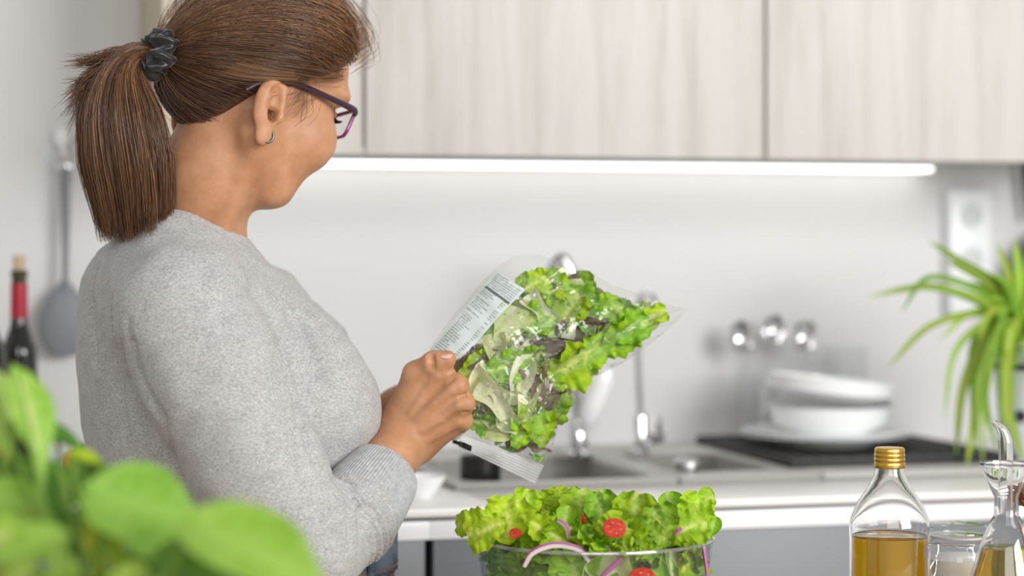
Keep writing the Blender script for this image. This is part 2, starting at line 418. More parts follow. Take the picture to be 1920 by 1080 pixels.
# main mixer tap
ZS = ZC + .009
p = PZ(1083, 853, ZS)
tap = thing('kitchen_tap', p, 'chrome kitchen tap with a white lever, behind the bag of salad', 'tap')
V = lathe([(0, 0), (.021, 0), (.021, .004), (.0155, .008), (.0155, .052), (.014, .056), (0, .056)], p, 32); obj('tap_body', V, M_chrome, tap)
dt = (p - CAM) @ FW
top = P(1052, 470, dt)
path = smooth_path([p + [0, 0, .05], P(1078, 700, dt), P(1074, 570, dt), P(1068, 512, dt), P(1052, 484, dt), P(1030, 512, dt - .02), P(1020, 560, dt - .03), P(1018, 600, dt - .03)], 40)
obj('spout', tube(path, .0105, 16), M_chrome, tap)
lv = smooth_path([P(1096, 805, dt - .02), P(1108, 770, dt - .03), P(1126, 725, dt - .035), P(1138, 690, dt - .04)], 20)
V, F = tube(lv, [.010, .016, .018, .0175, .016, .009], 18); obj('lever', (V, F), M_white, tap)
# small filter tap
p = PZ(1201, 850, ZS)
ft = thing('filter_tap', p, 'slim chrome filter tap with a cross lever, right of the bag', 'tap')
df = (p - CAM) @ FW
obj('tap_body', lathe([(0, 0), (.016, 0), (.016, .004), (.0115, .008), (.0115, .056), (.009, .062), (0, .062)], p, 28), M_chrome, ft)
path = smooth_path([p + [0, 0, .055], P(1197, 700, df), P(1195, 600, df), P(1200, 560, df - .01), P(1214, 549, df - .03), P(1226, 562, df - .05), P(1230, 585, df - .055)], 36)
obj('spout', tube(path, .0056, 12), M_chrome, ft)
hd = obj('valve', tube(smooth_path([P(1203, 822, df), P(1243, 818, df - .01)], 6), .0095, 18), M_chrome, ft)
obj('lever', tube(smooth_path([P(1233, 818, df - .008), P(1233, 776, df - .01)], 6), .0055, 14), M_chrome, ft)

# black draining mat + plates
c = [PC(1352, 852), PC(1476, 886), PC(1806, 868), PC(1700, 840)]
mx0, mx1 = PC(1400, 868)[0], PC(1775, 850)[0]
my0, my1 = PC(1476, 890)[1], -.075
mt = thing('draining_mat', ((mx0 + mx1) / 2, (my0 + my1) / 2, ZS), 'black ribbed draining mat under the stacked white plates', 'mat')
obj('base', box(mx0, mx1, my0, my1, ZS + .0005, ZS + .006, .002), M_black, mt)
for k in range(13):
    x = mx0 + .012 + (mx1 - mx0 - .024) * k / 12
    obj('rib', box(x - .006, x + .006, my0 + .008, my1 - .008, ZS + .0055, ZS + .012, .002), M_black, mt)
for yy in (my0 + .004, my1 - .004):
    obj('edge_bar', box(mx0 + .002, mx1 - .002, yy - .004, yy + .004, ZS + .0055, ZS + .013, .002), M_black, mt)
def plate(c, R, h=.018, tilt=0, ax=(0, 1, 0)):
    prof = [(0, 0), (R * .58, 0), (R * .60, .003), (R * .97, h - .004), (R, h - .001), (R * .985, h), (R * .62, .008), (R * .5, .006), (0, .006)]
    V, F = lathe(prof, c, 56)
    return (rot_about(V, np.array(c), ax, tilt) if tilt else V), F
zm = ZS + .0125
pc = PZ(1545, 832, zm); dpl = (pc - CAM) @ FW
pc[1] = min(pc[1], -.155)
def plobj(n, VF, lab, cat, grp): return tag(obj(n, VF, M_white, None), lab, cat, grp)
Rp = 160 / FPX * dpl
plobj('dinner_plate', plate(pc, Rp, .018), 'large white dinner plate lowest on the black draining mat', 'plate', 'white crockery on the draining mat')
plobj('dinner_plate', plate(pc + [.002, 0, .0065], Rp * .985, .0185), 'white dinner plate directly on the lowest plate of the stack', 'plate', 'white crockery on the draining mat')
bz = zm + .0135 + .0005
bc = np.array([pc[0] + .012, pc[1], bz]); Rb = .097 * dpl / 3.2
V = lathe([(0, 0), (Rb * .55, 0), (Rb * .58, .004), (Rb * .90, .022), (Rb * .99, .044), (Rb, .047), (Rb * .97, .047), (Rb * .87, .025), (Rb * .55, .008), (0, .007)], bc, 56)
plobj('bowl', V, 'white bowl standing in the middle of the stacked plates', 'bowl', 'white crockery on the draining mat')
sc_ = np.array([bc[0] - .002, bc[1], bz + .0475])
prof = [(0, 0), (Rb * .8, .0), (Rb * .97, .014), (Rb * 1.0, .034), (Rb * .97, .036), (Rb * .93, .016), (Rb * .76, .006), (0, .005)]
V, F = lathe(prof, sc_, 56); V = rot_about(V, sc_ + [Rb, 0, 0], (0, 1, 0), math.radians(6)); V[:, 2] -= .005
plobj('deep_plate', (V, F), 'white deep plate lying tilted on top of the stacked bowl', 'plate', 'white crockery on the draining mat')

# cutlery holder with spoons, tumbler
M_gl = film('clear_glass', (.985, .99, .99), 1.0, .04, .02, .04)
hp = PZ(1425, 838, ZC + .002); hd_ = (hp - CAM) @ FW
hp = P(1428, 838, hd_ ); hp[2] = ZC + .0095; hp[1] = max(hp[1], -.10)
hh = .118
tag(obj('cutlery_glass', lathe([(0, 0), (.034, 0), (.036, .003), (.040, hh), (.0385, hh), (.0345, .007), (0, .007)], hp, 40), M_gl), 'clear glass holding steel ladles behind the plates', 'glass')
def spoon(tip, base, up, label, R=.022):
    tip, base = np.array(tip), np.array(base)
    ax = tip - base; ax /= np.linalg.norm(ax); nrm = np.array([-.35, -.9, .12]); side = np.cross(ax, nrm); side /= np.linalg.norm(side); nrm = np.cross(side, ax)
    t = thing('serving_spoon', base, label, 'spoon', 'steel spoons standing in the glass')
    V, F = [], []
    nu, nv = 20, 7
    for layer in (1, -1):
        for j in range(nv + 1):
            s = j / nv
            for k in range(nu):
                a = 2 * math.pi * k / nu
                x, y = s * math.cos(a), s * math.sin(a)
                V.append(tip + ax * (x * R * 1.25) + side * (y * R) + nrm * (-.012 * (1 - s * s) * 1.0 + layer * .0007 * (1 if s < 1 else .3)))
    n1 = (nv + 1) * nu
    for L in (0, n1):
        for j in range(nv):
            for k in range(nu):
                k2 = (k + 1) % nu; F.append((L + j * nu + k, L + j * nu + k2, L + (j + 1) * nu + k2, L + (j + 1) * nu + k))
    for k in range(nu):
        k2 = (k + 1) % nu; F.append((nv * nu + k, nv * nu + k2, n1 + nv * nu + k2, n1 + nv * nu + k))
    obj('bowl', (np.array(V), F), M_chrome, t)
    obj('handle', tube(smooth_path([tip - ax * R * 1.2, (tip * .6 + base * .4) + nrm * .003, base], 14), [.0028, .0032, .0045, .005], 10, ell=(1, .6)), M_chrome, t)
hdp = (hp - CAM) @ FW
b0 = hp + [0, 0, .012]
spoon(P(1390, 632, hdp), b0 + [-.010, .004, 0], 1, 'leftmost steel ladle in the cutlery glass', .021)
spoon(P(1452, 618, hdp + .02), b0 + [.004, .012, 0], 1, 'middle steel spoon in the cutlery glass, behind the other two', .019)
spoon(P(1508, 630, hdp), b0 + [.012, -.004, 0], 1, 'rightmost steel ladle in the cutlery glass, leaning to the plant', .021)
tp = P(1597, 830, hdp + .03); tp[2] = ZC + .0095; tp[1] = min(max(tp[1], -.07), -.055)
tag(obj('tumbler', lathe([(0, 0), (.032, 0), (.034, .004), (.036, .155), (.0345, .155), (.032, .010), (0, .009)], tp, 40), M_gl), 'tall clear glass tumbler standing behind the stacked plates', 'glass')

# wall socket block
pa, pb = PY(1768, 352, 0), PY(1846, 352, 0)
zt_, zb_ = PY(1790, 356, 0)[2], PY(1790, 590, 0)[2]
so = thing('wall_socket', ((pa[0] + pb[0]) / 2, 0, zb_), 'white double wall socket block above the spider plant', 'socket')
obj('back_box', box(pa[0], pb[0], -.028, -.0005, zb_, zt_, .006, 3), M_plastic, so)
for zz in (PY(1800, 405, 0)[2], PY(1800, 485, 0)[2]):
    cxs = (pa[0] + pb[0]) / 2
    V, F = lathe([(0, .002), (.015, .002), (.0165, .010), (.0195, .010), (.0205, .0085), (.0205, 0)], (0, 0, 0), 32)
    V = np.c_[V[:, 0] + cxs, -.028 - V[:, 2] * .35, V[:, 1] + zz]
    obj('outlet', (V, [f[::-1] for f in F]), mat('socket_grey', (.62, .64, .65), .4), so)
    for dx in (-.007, .007):
        V, F = cyl((0, 0, 0), .0022, .001, 12, .0002); V = np.c_[V[:, 0] + cxs + dx, -.0285 - V[:, 2], V[:, 1] + zz]
        obj('pin_hole', (V, [f[::-1] for f in F]), M_grey, so)
# skillet hung on the wall at the right edge (only its handle and rim are in view)
hk = PY(1936, 330, -.03)
t = thing('hanging_pan', hk, 'dark frying pan hanging on the wall at the right edge, partly cut off', 'pan')
obj('handle', tube(smooth_path([hk + [-.012, 0, .06], hk + [-.012, .0, 0], hk + [-.004, 0, -.075]], 12), [.010, .0135, .012, .009], 14, ell=(1, .6)), M_dark, t)
cpn = hk + [.075, .018, -.20]
V, F = lathe([(0, 0), (.10, 0), (.125, .035), (.128, .036), (.122, .031), (.099, .004), (0, .004)], (0, 0, 0), 48)
V = np.c_[V[:, 0] + cpn[0], cpn[1] - V[:, 2], V[:, 1] + cpn[2]]
obj('pan_body', (V, [f[::-1] for f in F]), mat('pan_grey', (.10, .10, .10), .35), t)

# hanging grey ladle on the left
dl = (PY(118, 300, -.02) - CAM) @ FW
hk = P(118, 262, dl)
tag(obj('wall_hook', join(ellipsoid(P(117, 258, dl), (.013, .012, .018)), tube(smooth_path([P(117, 262, dl), P(119, 285, dl - .012), P(124, 292, dl - .02)], 8), .004, 10),
    cyl(P(117, 258, dl) - [0, -.004, 0], .006, .004, 12)), M_plastic, None, origin=hk), 'round white wall hook above the grey ladle', 'hook')
t = thing('ladle', P(122, 300, dl), 'grey silicone ladle hanging from a white hook on the left wall', 'ladle')
M_sil = mat('grey_silicone', (.205, .215, .225), .55); M_sil2 = mat('grey_silicone_head', (.20, .215, .235), .5)
dl2 = dl - .012
obj('ring', join(tube([P(123, 296, dl2) + np.array([math.cos(a) * .012, 0, math.sin(a) * .010]) for a in np.linspace(0, 2 * math.pi, 21)[:-1]], .0022, 8, closed=True),
    cyl(P(122, 318, dl2), .0135, .008, 20)), M_chrome, t)
obj('handle', tube(smooth_path([P(122, 312, dl2), P(122, 350, dl2), P(123, 440, dl2), P(122, 520, dl2), P(121, 545, dl2)], 24), [.0145, .0155, .0135, .0095, .0085, .011], 18, ell=(1, .5)), M_sil, t)
V, F = lathe([(0, -.055), (.020, -.052), (.034, -.035), (.040, -.012), (.037, .012), (.026, .036), (.012, .054), (.006, .062), (0, .063)], (0, 0, 0), 36)
V[:, 1] *= .34; V = V + P(122, 602, dl2); obj('head', (V, F), M_sil2, t)

# wine bottles on the worktop at the left
M_wine = mat('dark_green_glass', (.008, .010, .006), .07, spec=.6, coat=.5)
M_neck = mat('olive_glass', (.045, .038, .010), .12, coat=.5)
M_cap = mat('red_capsule', (.42, .012, .035), .35); M_cork = mat('cork', (.52, .40, .26), .85, col2=(.62, .50, .35), nscale=200)
def wine(px, d, label, red=True, dz=0, col=M_wine):
    b0 = P(px, 880, d); b0[2] = ZC + .0005
    s = d / FPX
    zz = lambda py: CZ + (HY - py) * s - b0[2]
    t = thing('wine_bottle', b0, label, 'bottle', 'bottles on the worktop at the left')
    R, rn = 34 * s, 14.5 * s
    obj('glass_body', lathe([(0, 0), (R * .95, 0), (R, .004), (R, zz(665)), (R * .93, zz(648)), (R * .72, zz(632)), (rn * 1.25, zz(614)), (rn * 1.08, zz(600)), (rn * 1.05, zz(592))], b0, 40), col, t)
    obj('neck_glass', lathe([(rn * 1.07, zz(616) + .002), (rn * 1.02, zz(592)), (rn * .98, zz(520)), (rn * 1.12, zz(518)), (rn * 1.12, zz(508)), (rn * .8, zz(506)), (0, zz(506))], b0, 32), M_neck, t)
    if red: tag(obj('capsule', lathe([(rn * 1.12, zz(596)), (rn * 1.08, zz(536)), (rn * 1.06, zz(532)), (rn * .9, zz(532))], b0, 32), M_cap, t), 'red foil band around the neck')
    obj('cork', lathe([(rn * .74, zz(508)), (rn * .80, zz(482)), (rn * .72, zz(478)), (0, zz(478))], b0, 24), M_cork, t)
    return t
wine(36, 3.07, 'dark wine bottle with a red neck band and a cork, near the left wall')
wine(-24, 2.98, 'dark wine bottle cut off by the left edge of the picture', True)
b0 = PC(-9, 925); s = ((b0 - CAM) @ FW) / FPX
M_amber = mat('amber_wood', (.52, .26, .06), .4, col2=(.60, .33, .09), nscale=30, nstretch=(1, 1, .2))
t = thing('pepper_mill', b0, 'amber wooden pepper mill in front of the wine bottles', 'mill')
obj('mill_body', lathe([(0, 0), (.020, 0), (.021, .006), (.0185, .03), (.016, .06), (.0185, .095), (.019, .11), (.016, .116), (0, .116)], b0, 32), M_amber, t)
obj('mill_head', lathe([(.0, .116), (.014, .116), (.018, .126), (.017, .142), (.009, .150), (.005, .155), (0, .157)], b0, 32), M_amber, t)
# dark board, plate and orange peppers
M_brown = mat('dark_board', (.07, .045, .035), .5, col2=(.10, .065, .05), nscale=20, nstretch=(1, 8, 1))
pz = PC(20, 935)
tag(obj('chopping_board', box(pz[0] - .10, pz[0] + .065, pz[1] - .03, pz[1] + .055, ZC + .0005, ZC + .02, .004), M_brown), 'dark wooden chopping board on the worktop, behind the leafy plant', 'board')
pp = PC(170, 912); pp[2] = ZC + .0005
plt = obj('small_plate', lathe([(0, 0), (.055, 0), (.060, .003), (.083, .010), (.084, .012), (.06, .007), (0, .006)], pp, 48), M_white, None); tag(plt, 'white plate with orange peppers on the worktop, behind the woman', 'plate')
M_or = mat('orange_pepper', (.85, .30, .01), .25, coat=.5)
M_stem = mat('pepper_stem', (.12, .25, .05), .6)
def pepper(c, R, lab, rz):
    t = thing('bell_pepper', c, lab, 'pepper', 'orange peppers on the plate')
    V, F = [], []; nu, nv = 32, 14
    for j in range(nv + 1):
        a = math.pi * j / nv
        for k in range(nu):
            b = 2 * math.pi * k / nu
            lob = 1 + .07 * math.cos(4 * b + rz); rr = R * math.sin(a) ** .75 * lob if 0 < j < nv else 0
            zz = R * (1 - math.cos(a)) * .95 - (.22 * R * math.exp(-(math.sin(a) / .35) ** 2) if a > 2 else 0)
            V.append(c + np.array([rr * math.cos(b), rr * math.sin(b), zz]))
    for j in range(nv):
        for k in range(nu):
            k2 = (k + 1) % nu; F.append((j * nu + k, j * nu + k2, (j + 1) * nu + k2, (j + 1) * nu + k))
    obj('flesh', (np.array(V), F), M_or, t)
    obj('stem', tube(smooth_path([c + [0, 0, R * 1.62], c + [.001, 0, R * 1.9], c + [.006, 0, R * 2.1]], 6), [.006, .004, .005], 8), M_stem, t)
pepper(pp + [-.016, .0, .0068], .0235, 'orange bell pepper nearer to the wine bottles on the white plate', 0)
pepper(pp + [.034, -.012, .0068], .0235, 'orange bell pepper on the white plate nearest to the woman', 1)
# small white dish by the sink
p = PC(786, 935); p[2] = ZC + .0005
tag(obj('small_dish', lathe([(0, 0), (.016, 0), (.018, .003), (.032, .022), (.035, .030), (.033, .030), (.028, .018), (.014, .006), (0, .005)], p, 40), M_white), 'small white dish at the front edge of the sink', 'dish')
# dark cup in the sink basin
p = PC(897, 915); p = np.array([p[0] + .018, ya + .06, ZC + .009 - .17 + .0008])
V = lathe([(0, 0), (.024, 0), (.026, .003), (.029, .198), (.027, .198), (.024, .008), (0, .008)], p, 36)
tag(obj('dark_cup', V, mat('dark_metal', (.03, .03, .03), .25, .6)), 'dark tall cup standing in the left sink basin', 'cup')
# ---------------------------------------------------------------- signed-distance modelling (figures)
def smin(a, b, k):
    h = np.clip(.5 + .5 * (b - a) / k, 0, 1); return b * (1 - h) + a * h - k * h * (1 - h)
def smax(a, b, k): return -smin(-a, -b, k)
def s_ell(p, c, r, R=None):
    q = p - c
    if R is not None: q = q @ R.T          # rows of R are local axes
    r = np.asarray(r); k0 = np.linalg.norm(q / r, axis=1); k1 = np.linalg.norm(q / (r * r), axis=1)
    return k0 * (k0 - 1) / (k1 + 1e-9)
def s_cap(p, a, b, ra, rb):
    a, b = np.asarray(a), np.asarray(b); ab = b - a; t = np.clip(((p - a) @ ab) / (ab @ ab), 0, 1)
    return np.linalg.norm(p - a - t[:, None] * ab, axis=1) - (ra + (rb - ra) * t)
def s_chain(p, pts, rs, k=.006):
    d = None
    for i in range(len(pts) - 1):
        e = s_cap(p, pts[i], pts[i + 1], rs[i], rs[i + 1]); d = e if d is None else smin(d, e, k)
    return d
def surface_nets(f, lo, hi, h, B=8):
    lo = np.asarray(lo, float); n = np.ceil((np.asarray(hi) - lo) / h / B).astype(int) * B
    nb = n // B
    G = np.stack(np.meshgrid(*[np.arange(k) for k in nb], indexing='ij'), -1).reshape(-1, 3)
    cen = lo + (G * B + (B - 1) / 2) * h
    fc = np.concatenate([f(c) for c in np.array_split(cen, max(1, len(cen) // 100000))])
    V = np.where(fc < 0, -1, 1).astype(np.float32).reshape(nb)
    V = np.repeat(np.repeat(np.repeat(V, B, 0), B, 1), B, 2)
    act = G[np.abs(fc) < B * h * 1.35]
    loc = np.stack(np.meshgrid(*[np.arange(B)] * 3, indexing='ij'), -1).reshape(-1, 3)
    for ch in np.array_split(act, max(1, len(act) // 400)):
        idx = (ch[:, None, :] * B + loc[None]).reshape(-1, 3)
        V[idx[:, 0], idx[:, 1], idx[:, 2]] = f(lo + idx * h)
    S = V < 0
    c = [S[i:S.shape[0] - 1 + i, j:S.shape[1] - 1 + j, k:S.shape[2] - 1 + k] for i in (0, 1) for j in (0, 1) for k in (0, 1)]
    al = c[0].copy(); an = c[0].copy()
    for x in c[1:]: al &= x; an |= x
    A = np.argwhere(an & ~al)
    ID = -np.ones(an.shape, np.int32); ID[A[:, 0], A[:, 1], A[:, 2]] = np.arange(len(A))
    acc = np.zeros((len(A), 3)); cnt = np.zeros(len(A))
    cor = [(i, j, k) for i in (0, 1) for j in (0, 1) for k in (0, 1)]
    for a in cor:
        for ax in range(3):
            if a[ax]: continue
            b = list(a); b[ax] = 1
            va = V[A[:, 0] + a[0], A[:, 1] + a[1], A[:, 2] + a[2]]; vb = V[A[:, 0] + b[0], A[:, 1] + b[1], A[:, 2] + b[2]]
            m = (va < 0) != (vb < 0)
            t = va[m] / (va[m] - vb[m]); q = np.tile(np.array(a, float), (m.sum(), 1)); q[:, ax] += t
            acc[m] += q; cnt[m] += 1
    verts = lo + (A + acc / cnt[:, None]) * h
    faces = []
    for ax in range(3):
        u, v = (ax + 1) % 3, (ax + 2) % 3
        sl0 = [slice(None)] * 3; sl1 = [slice(None)] * 3
        sl0[ax] = slice(0, -1); sl1[ax] = slice(1, None)
        s0, s1 = S[tuple(sl0)], S[tuple(sl1)]
        E = np.argwhere(s0 != s1); inside = s0[E[:, 0], E[:, 1], E[:, 2]]
        ok = (E[:, u] > 0) & (E[:, v] > 0) & (E[:, u] < S.shape[u] - 1) & (E[:, v] < S.shape[v] - 1)
        E, inside = E[ok], inside[ok]
        def cell(du, dv):
            q = E.copy(); q[:, u] -= du; q[:, v] -= dv; return ID[q[:, 0], q[:, 1], q[:, 2]]
        Q = np.stack([cell(1, 1), cell(0, 1), cell(0, 0), cell(1, 0)], 1)
        Q[~inside] = Q[~inside][:, ::-1]; faces.append(Q)
    return verts, np.concatenate(faces)

# ---------------------------------------------------------------- the woman
# head frame
HS = 1.06
TH_, PH_, RO_ = math.radians(40), math.radians(22), math.radians(0)
h_f = np.array([math.cos(PH_) * math.cos(TH_), math.cos(PH_) * math.sin(TH_), -math.sin(PH_)])
h_r = np.array([math.sin(TH_), -math.cos(TH_), 0.0])           # her right, towards the camera
h_u = np.cross(h_r, h_f)
HR = np.stack([h_f, h_r, h_u])                                 # rows: forward, right, up
H0 = JJ(510, 204, 2.325) - .072 * HS * h_r
def hp_(f, r, u): return H0 + HS * (f * h_f + r * h_r + u * h_u)      # head-local to camera frame
def to_h(p): return (p - H0) @ HR.T / HS
# body frame
TB = math.radians(14)
b_f = np.array([math.cos(TB), math.sin(TB), 0]); b_r = np.array([math.sin(TB), -math.cos(TB), 0])
DB = 2.44 * .985; SB = DB / FPX
def bz(py): return CZ + (HY - py) * SB
def bxr(px): return (px - 960) * SB
TOR = np.array([  # py, centre px, half-depth px, half-width m
    [430, 318, 88, .080], [470, 322, 140, .130], [520, 336, 180, .160], [580, 352, 204, .170], [640, 372, 226, .166], [700, 386, 238, .164], [760, 396, 242, .164],
    [830, 402, 238, .162], [900, 410, 236, .160], [960, 424, 236, .166], [1040, 440, 240, .172], [1120, 446, 244, .178], [1220, 446, 240, .182]], float)[::-1]
tz = bz(TOR[:, 0])
def s_torso(p, grow=0.):
    z = p[:, 2]; cx = np.interp(z, tz, bxr(TOR[:, 1])); a = np.interp(z, tz, TOR[:, 2] * SB); b = np.interp(z, tz, TOR[:, 3])
    q0, q1 = p[:, 0] - cx, p[:, 1] - DB
    f = q0 * b_f[0] + q1 * b_f[1]; l = q0 * b_r[0] + q1 * b_r[1]
    k = np.sqrt((f / a) ** 2 + (l / b) ** 2)
    kk = np.sqrt((f / a ** 2) ** 2 + (l / b ** 2) ** 2) + 1e-6
    return smax(k * (k - 1) / kk, z - bz(425), .05) - grow
# joints
SHR, ELR, WRR = JJ(344, 592, 2.295), JJ(580, 1022, 2.225), JJ(762, 812, 2.392)
CUF = JJ(716, 892, 2.33)
SHL = JJ(430, 600, 2.58); ELL = JJ(600, 985, 2.66); WRL = JJ(742, 772, 2.555)
NB = JJ(372, 455, 2.405); NT = JJ(450, 300, 2.385)
def neck(p): return s_chain(p, [JJ(338, 520, 2.42), JJ(358, 430, 2.402), JJ(394, 330, 2.385), JJ(425, 260, 2.385)], [.066, .0535, .0525, .056], .02)

def hand_r(p):
    k = .006; d = None
    MC = [JJ(827, 700, 2.370), JJ(855, 724, 2.361), JJ(867, 757, 2.364), JJ(864, 790, 2.376)]
    CB = [JJ(764, 776, 2.386), JJ(772, 796, 2.378), JJ(780, 816, 2.380), JJ(786, 834, 2.388)]
    rm = [.0128, .0130, .0122, .0112]
    palm = None
    for c, m, r in zip(CB, MC, rm):
        e = s_cap(p, c, m, .0172, r); palm = e if palm is None else smin(palm, e, .012)
    mid = s_cap(p, JJ(782, 770, 2.392), JJ(836, 740, 2.382), .020, .016); palm = smin(palm, mid, .012)
    wr = s_cap(p, WRR, JJ(790, 785, 2.386), .0235, .022); wr2 = s_cap(p, JJ(745, 800, 2.392), JJ(780, 826, 2.392), .019, .018)
    palm = smin(smin(palm, wr, .02), wr2, .02)
    PI = [JJ(838, 712, 2.405), JJ(864, 740, 2.397), JJ(869, 770, 2.400), JJ(862, 799, 2.408)]
    DI = [JJ(828, 728, 2.422), JJ(856, 757, 2.420), JJ(860, 785, 2.421), JJ(852, 812, 2.424)]
    TI = [JJ(804, 732, 2.421), JJ(832, 762, 2.422), JJ(836, 790, 2.423), JJ(830, 815, 2.425)]
    for m, a, b, t, r in zip(MC, PI, DI, TI, [.0098, .0100, .0094, .0084]):
        e = s_chain(p, [m, a, b, t], [r * 1.16, r * 1.02, r * .93, r * .78], .003); palm = smin(palm, e, .0045)
    for m, r in zip(MC, [.0105, .0110, .0108, .010]):        # knuckle bumps on the back of the hand
        palm = smin(palm, np.linalg.norm(p - (m + np.array([.003, -.0042, .001])), axis=1) - r, .006)
    th = s_chain(p, [JJ(764, 762, 2.388), JJ(780, 702, 2.372), JJ(812, 679, 2.359), JJ(838, 673, 2.357)], [.0195, .0142, .0113, .0088], .006)
    tip = s_cap(p, JJ(824, 676, 2.357), JJ(839, 673, 2.356), .0102, .0085)
    web = s_cap(p, JJ(786, 718, 2.380), JJ(816, 704, 2.374), .0135, .0115)
    palm = smin(smin(smin(palm, th, .010), tip, .004), web, .010)
    # tendon ridges on the back of the hand
    for c, m in zip(CB, MC):
        palm = smin(palm, s_cap(p, c + np.array([.006, -.0155, .006]), m + np.array([-.004, -.0105, .001]), .0014, .0028), .006)
    return palm
def hand_l(p):
    palm = None
    CB = [JJ(756, 756, 2.548), JJ(760, 772, 2.545), JJ(764, 786, 2.548)]
    MC = [JJ(812, 712, 2.512), JJ(822, 738, 2.508), JJ(822, 766, 2.512), JJ(816, 790, 2.520)]
    for i, m in enumerate(MC):
        e = s_cap(p, CB[min(i, 2)], m, .017, .0122); palm = e if palm is None else smin(palm, e, .012)
    PI = [JJ(846, 702, 2.490), JJ(860, 732, 2.484), JJ(860, 764, 2.488), JJ(848, 792, 2.500)]
    TI = [JJ(872, 712, 2.474), JJ(888, 738, 2.472), JJ(886, 768, 2.474), JJ(870, 794, 2.484)]
    for m, a, b, r in zip(MC, PI, TI, [.0096, .0098, .0093, .0083]):
        c = a * .45 + b * .55 + np.array([0, -.004, 0])
        palm = smin(palm, s_chain(p, [m, a, c, b], [r * 1.15, r, r * .92, r * .78], .003), .0045)
    th = s_chain(p, [JJ(768, 748, 2.545), JJ(792, 702, 2.500), JJ(826, 684, 2.474), JJ(850, 680, 2.462)], [.019, .0138, .0112, .0088], .006)
    palm = smin(palm, th, .010)
    return smin(palm, s_cap(p, WRL, JJ(768, 765, 2.545), .0225, .021), .018)

def s_head(p):
    q = to_h(p)                                                # f, r, u
    E = lambda c, r: s_ell(q, np.array(c), r)
    d = E((.006, 0, .052), (.084, .073, .084))                # cranium
    d = smin(d, E((.048, 0, .030), (.050, .058, .075)), .03)    # face mass
    d = smin(d, E((.036, 0, -.026), (.044, .050, .040)), .025)  # jaw
    for s in (1, -1):
        d = smin(d, s_cap(q, (.000, s * .055, -.026), (.050, s * .028, -.064), .017, .017), .028)  # jaw line
        d = smin(d, E((.071, s * .043, -.002), (.030, .0275, .030)), .022)                        # full cheek
        d = smin(d, E((.084, s * .032, .056), (.019, .028, .011)), .014)                          # brow
    d = smin(d, E((.069, 0, -.059), (.022, .026, .017)), .024)  # chin
    d = smin(d, E((.034, 0, -.060), (.040, .034, .013)), .018)  # soft under-chin
    for s in (1, -1): d = smin(d, s_cap(q, (.070, s * .038, -.016), (.062, s * .024, -.056), .018, .016), .018)   # fold from cheek to chin
    d = smin(d, E((.064, 0, .084), (.036, .052, .040)), .03)    # forehead
    for s in (1, -1):                                          # eye sockets + eyeballs with lids
        d = smax(d, -E((.105, s * .032, .034), (.015, .017, .010)), .012)
        d = smin(d, np.linalg.norm(q - np.array([.084, s * .032, .0335]), axis=1) - .0122, .004)
        d = smin(d, s_cap(q, (.0945, s * .022, .0365), (.0905, s * .044, .0355), .0028, .0028), .004)
    d = smin(d, s_cap(q, (.096, 0, .045), (.106, 0, .008), .0075, .0100), .010)   # nose bridge
    d = smin(d, E((.1065, 0, .003), (.011, .011, .010)), .007)
    for s in (1, -1): d = smin(d, E((.098, s * .0125, -.001), (.0095, .0075, .008)), .006)
    d = smin(d, E((.082, 0, -.022), (.015, .026, .018)), .014)  # mouth mound
    d = smin(d, E((.0940, 0, -.0215), (.0055, .021, .0042)), .004)
    d = smin(d, E((.0925, 0, -.0305), (.0060, .018, .0045)), .004)
    d = smax(d, -s_cap(q, (.1000, -.022, -.0252), (.1000, .022, -.0252), .0018, .0018), .003)
    for s in (1, -1):                                          # ears
        c = np.array([-.009, s * .0735, -.003])
        A = np.array([-.10, 0, .995]); B = np.array([.98, s * .06, .08]); B -= A * (A @ B); B /= np.linalg.norm(B); C = np.cross(A, B); C *= np.sign(C[1] * s)
        x, y, z = (q - c) @ B, (q - c) @ A, (q - c) @ C
        u = np.stack([x, y, z], 1)
        ear = s_ell(u, np.array([0, .003, .006]), (.0165, .0290, .0085))
        ear = smin(ear, s_ell(u, np.array([.003, -.028, .005]), (.0095, .0115, .0055)), .006)       # lobe
        ear = smax(ear, -s_ell(u, np.array([.0035, .006, .0140]), (.0108, .0200, .0105)), .003)    # hollow inside the helix
        ear = smin(ear, s_cap(u, (-.007, .018, .0095), (-.003, -.010, .0095), .0028, .003), .003)   # antihelix
        ear = smin(ear, s_cap(u, (.004, .016, .009), (-.006, .008, .0095), .0018, .0022), .003)
        ear = smax(ear, -s_ell(u, np.array([.006, -.005, .012]), (.0070, .010, .014)), .0015)       # concha
        ear = smin(ear, s_ell(u, np.array([.0150, -.006, .007]), (.004, .0065, .0055)), .004)      # tragus
        ear = smin(ear, s_cap(u, (.012, .024, .007), (.0170, .004, .004), .004, .0035), .004)       # helix root
        d = smin(d, ear, .0035)
    return d * HS
def on_surface(f, pix, inset=.0):
    """first hit of the camera-side surface of f below each pixel"""
    out = []
    dd = np.linspace(2.06, 2.75, 460)
    for px, py in pix:
        L = np.array([JJ(px, py, d) for d in dd]); v = f(L); i = np.argmax(v < 0)
        if v[i] < 0: out.append(JJ(px, py, dd[i] + inset))
    return out
TEND = [on_surface(hand_r, x, .0012) for x in ([(770, 775), (795, 738), (818, 706)], [(782, 786), (815, 758), (846, 732)], [(790, 806), (826, 786), (858, 762)], [(802, 826), (834, 808), (860, 792)])]
WRIN = [on_surface(hand_r, x, .0006) for x in ([(746, 800), (760, 816), (774, 836)], [(812, 668), (814, 680), (813, 690)], [(806, 667), (808, 679), (807, 690)], [(842, 716), (850, 712)], [(864, 742), (872, 740)], [(870, 774), (878, 774)])]
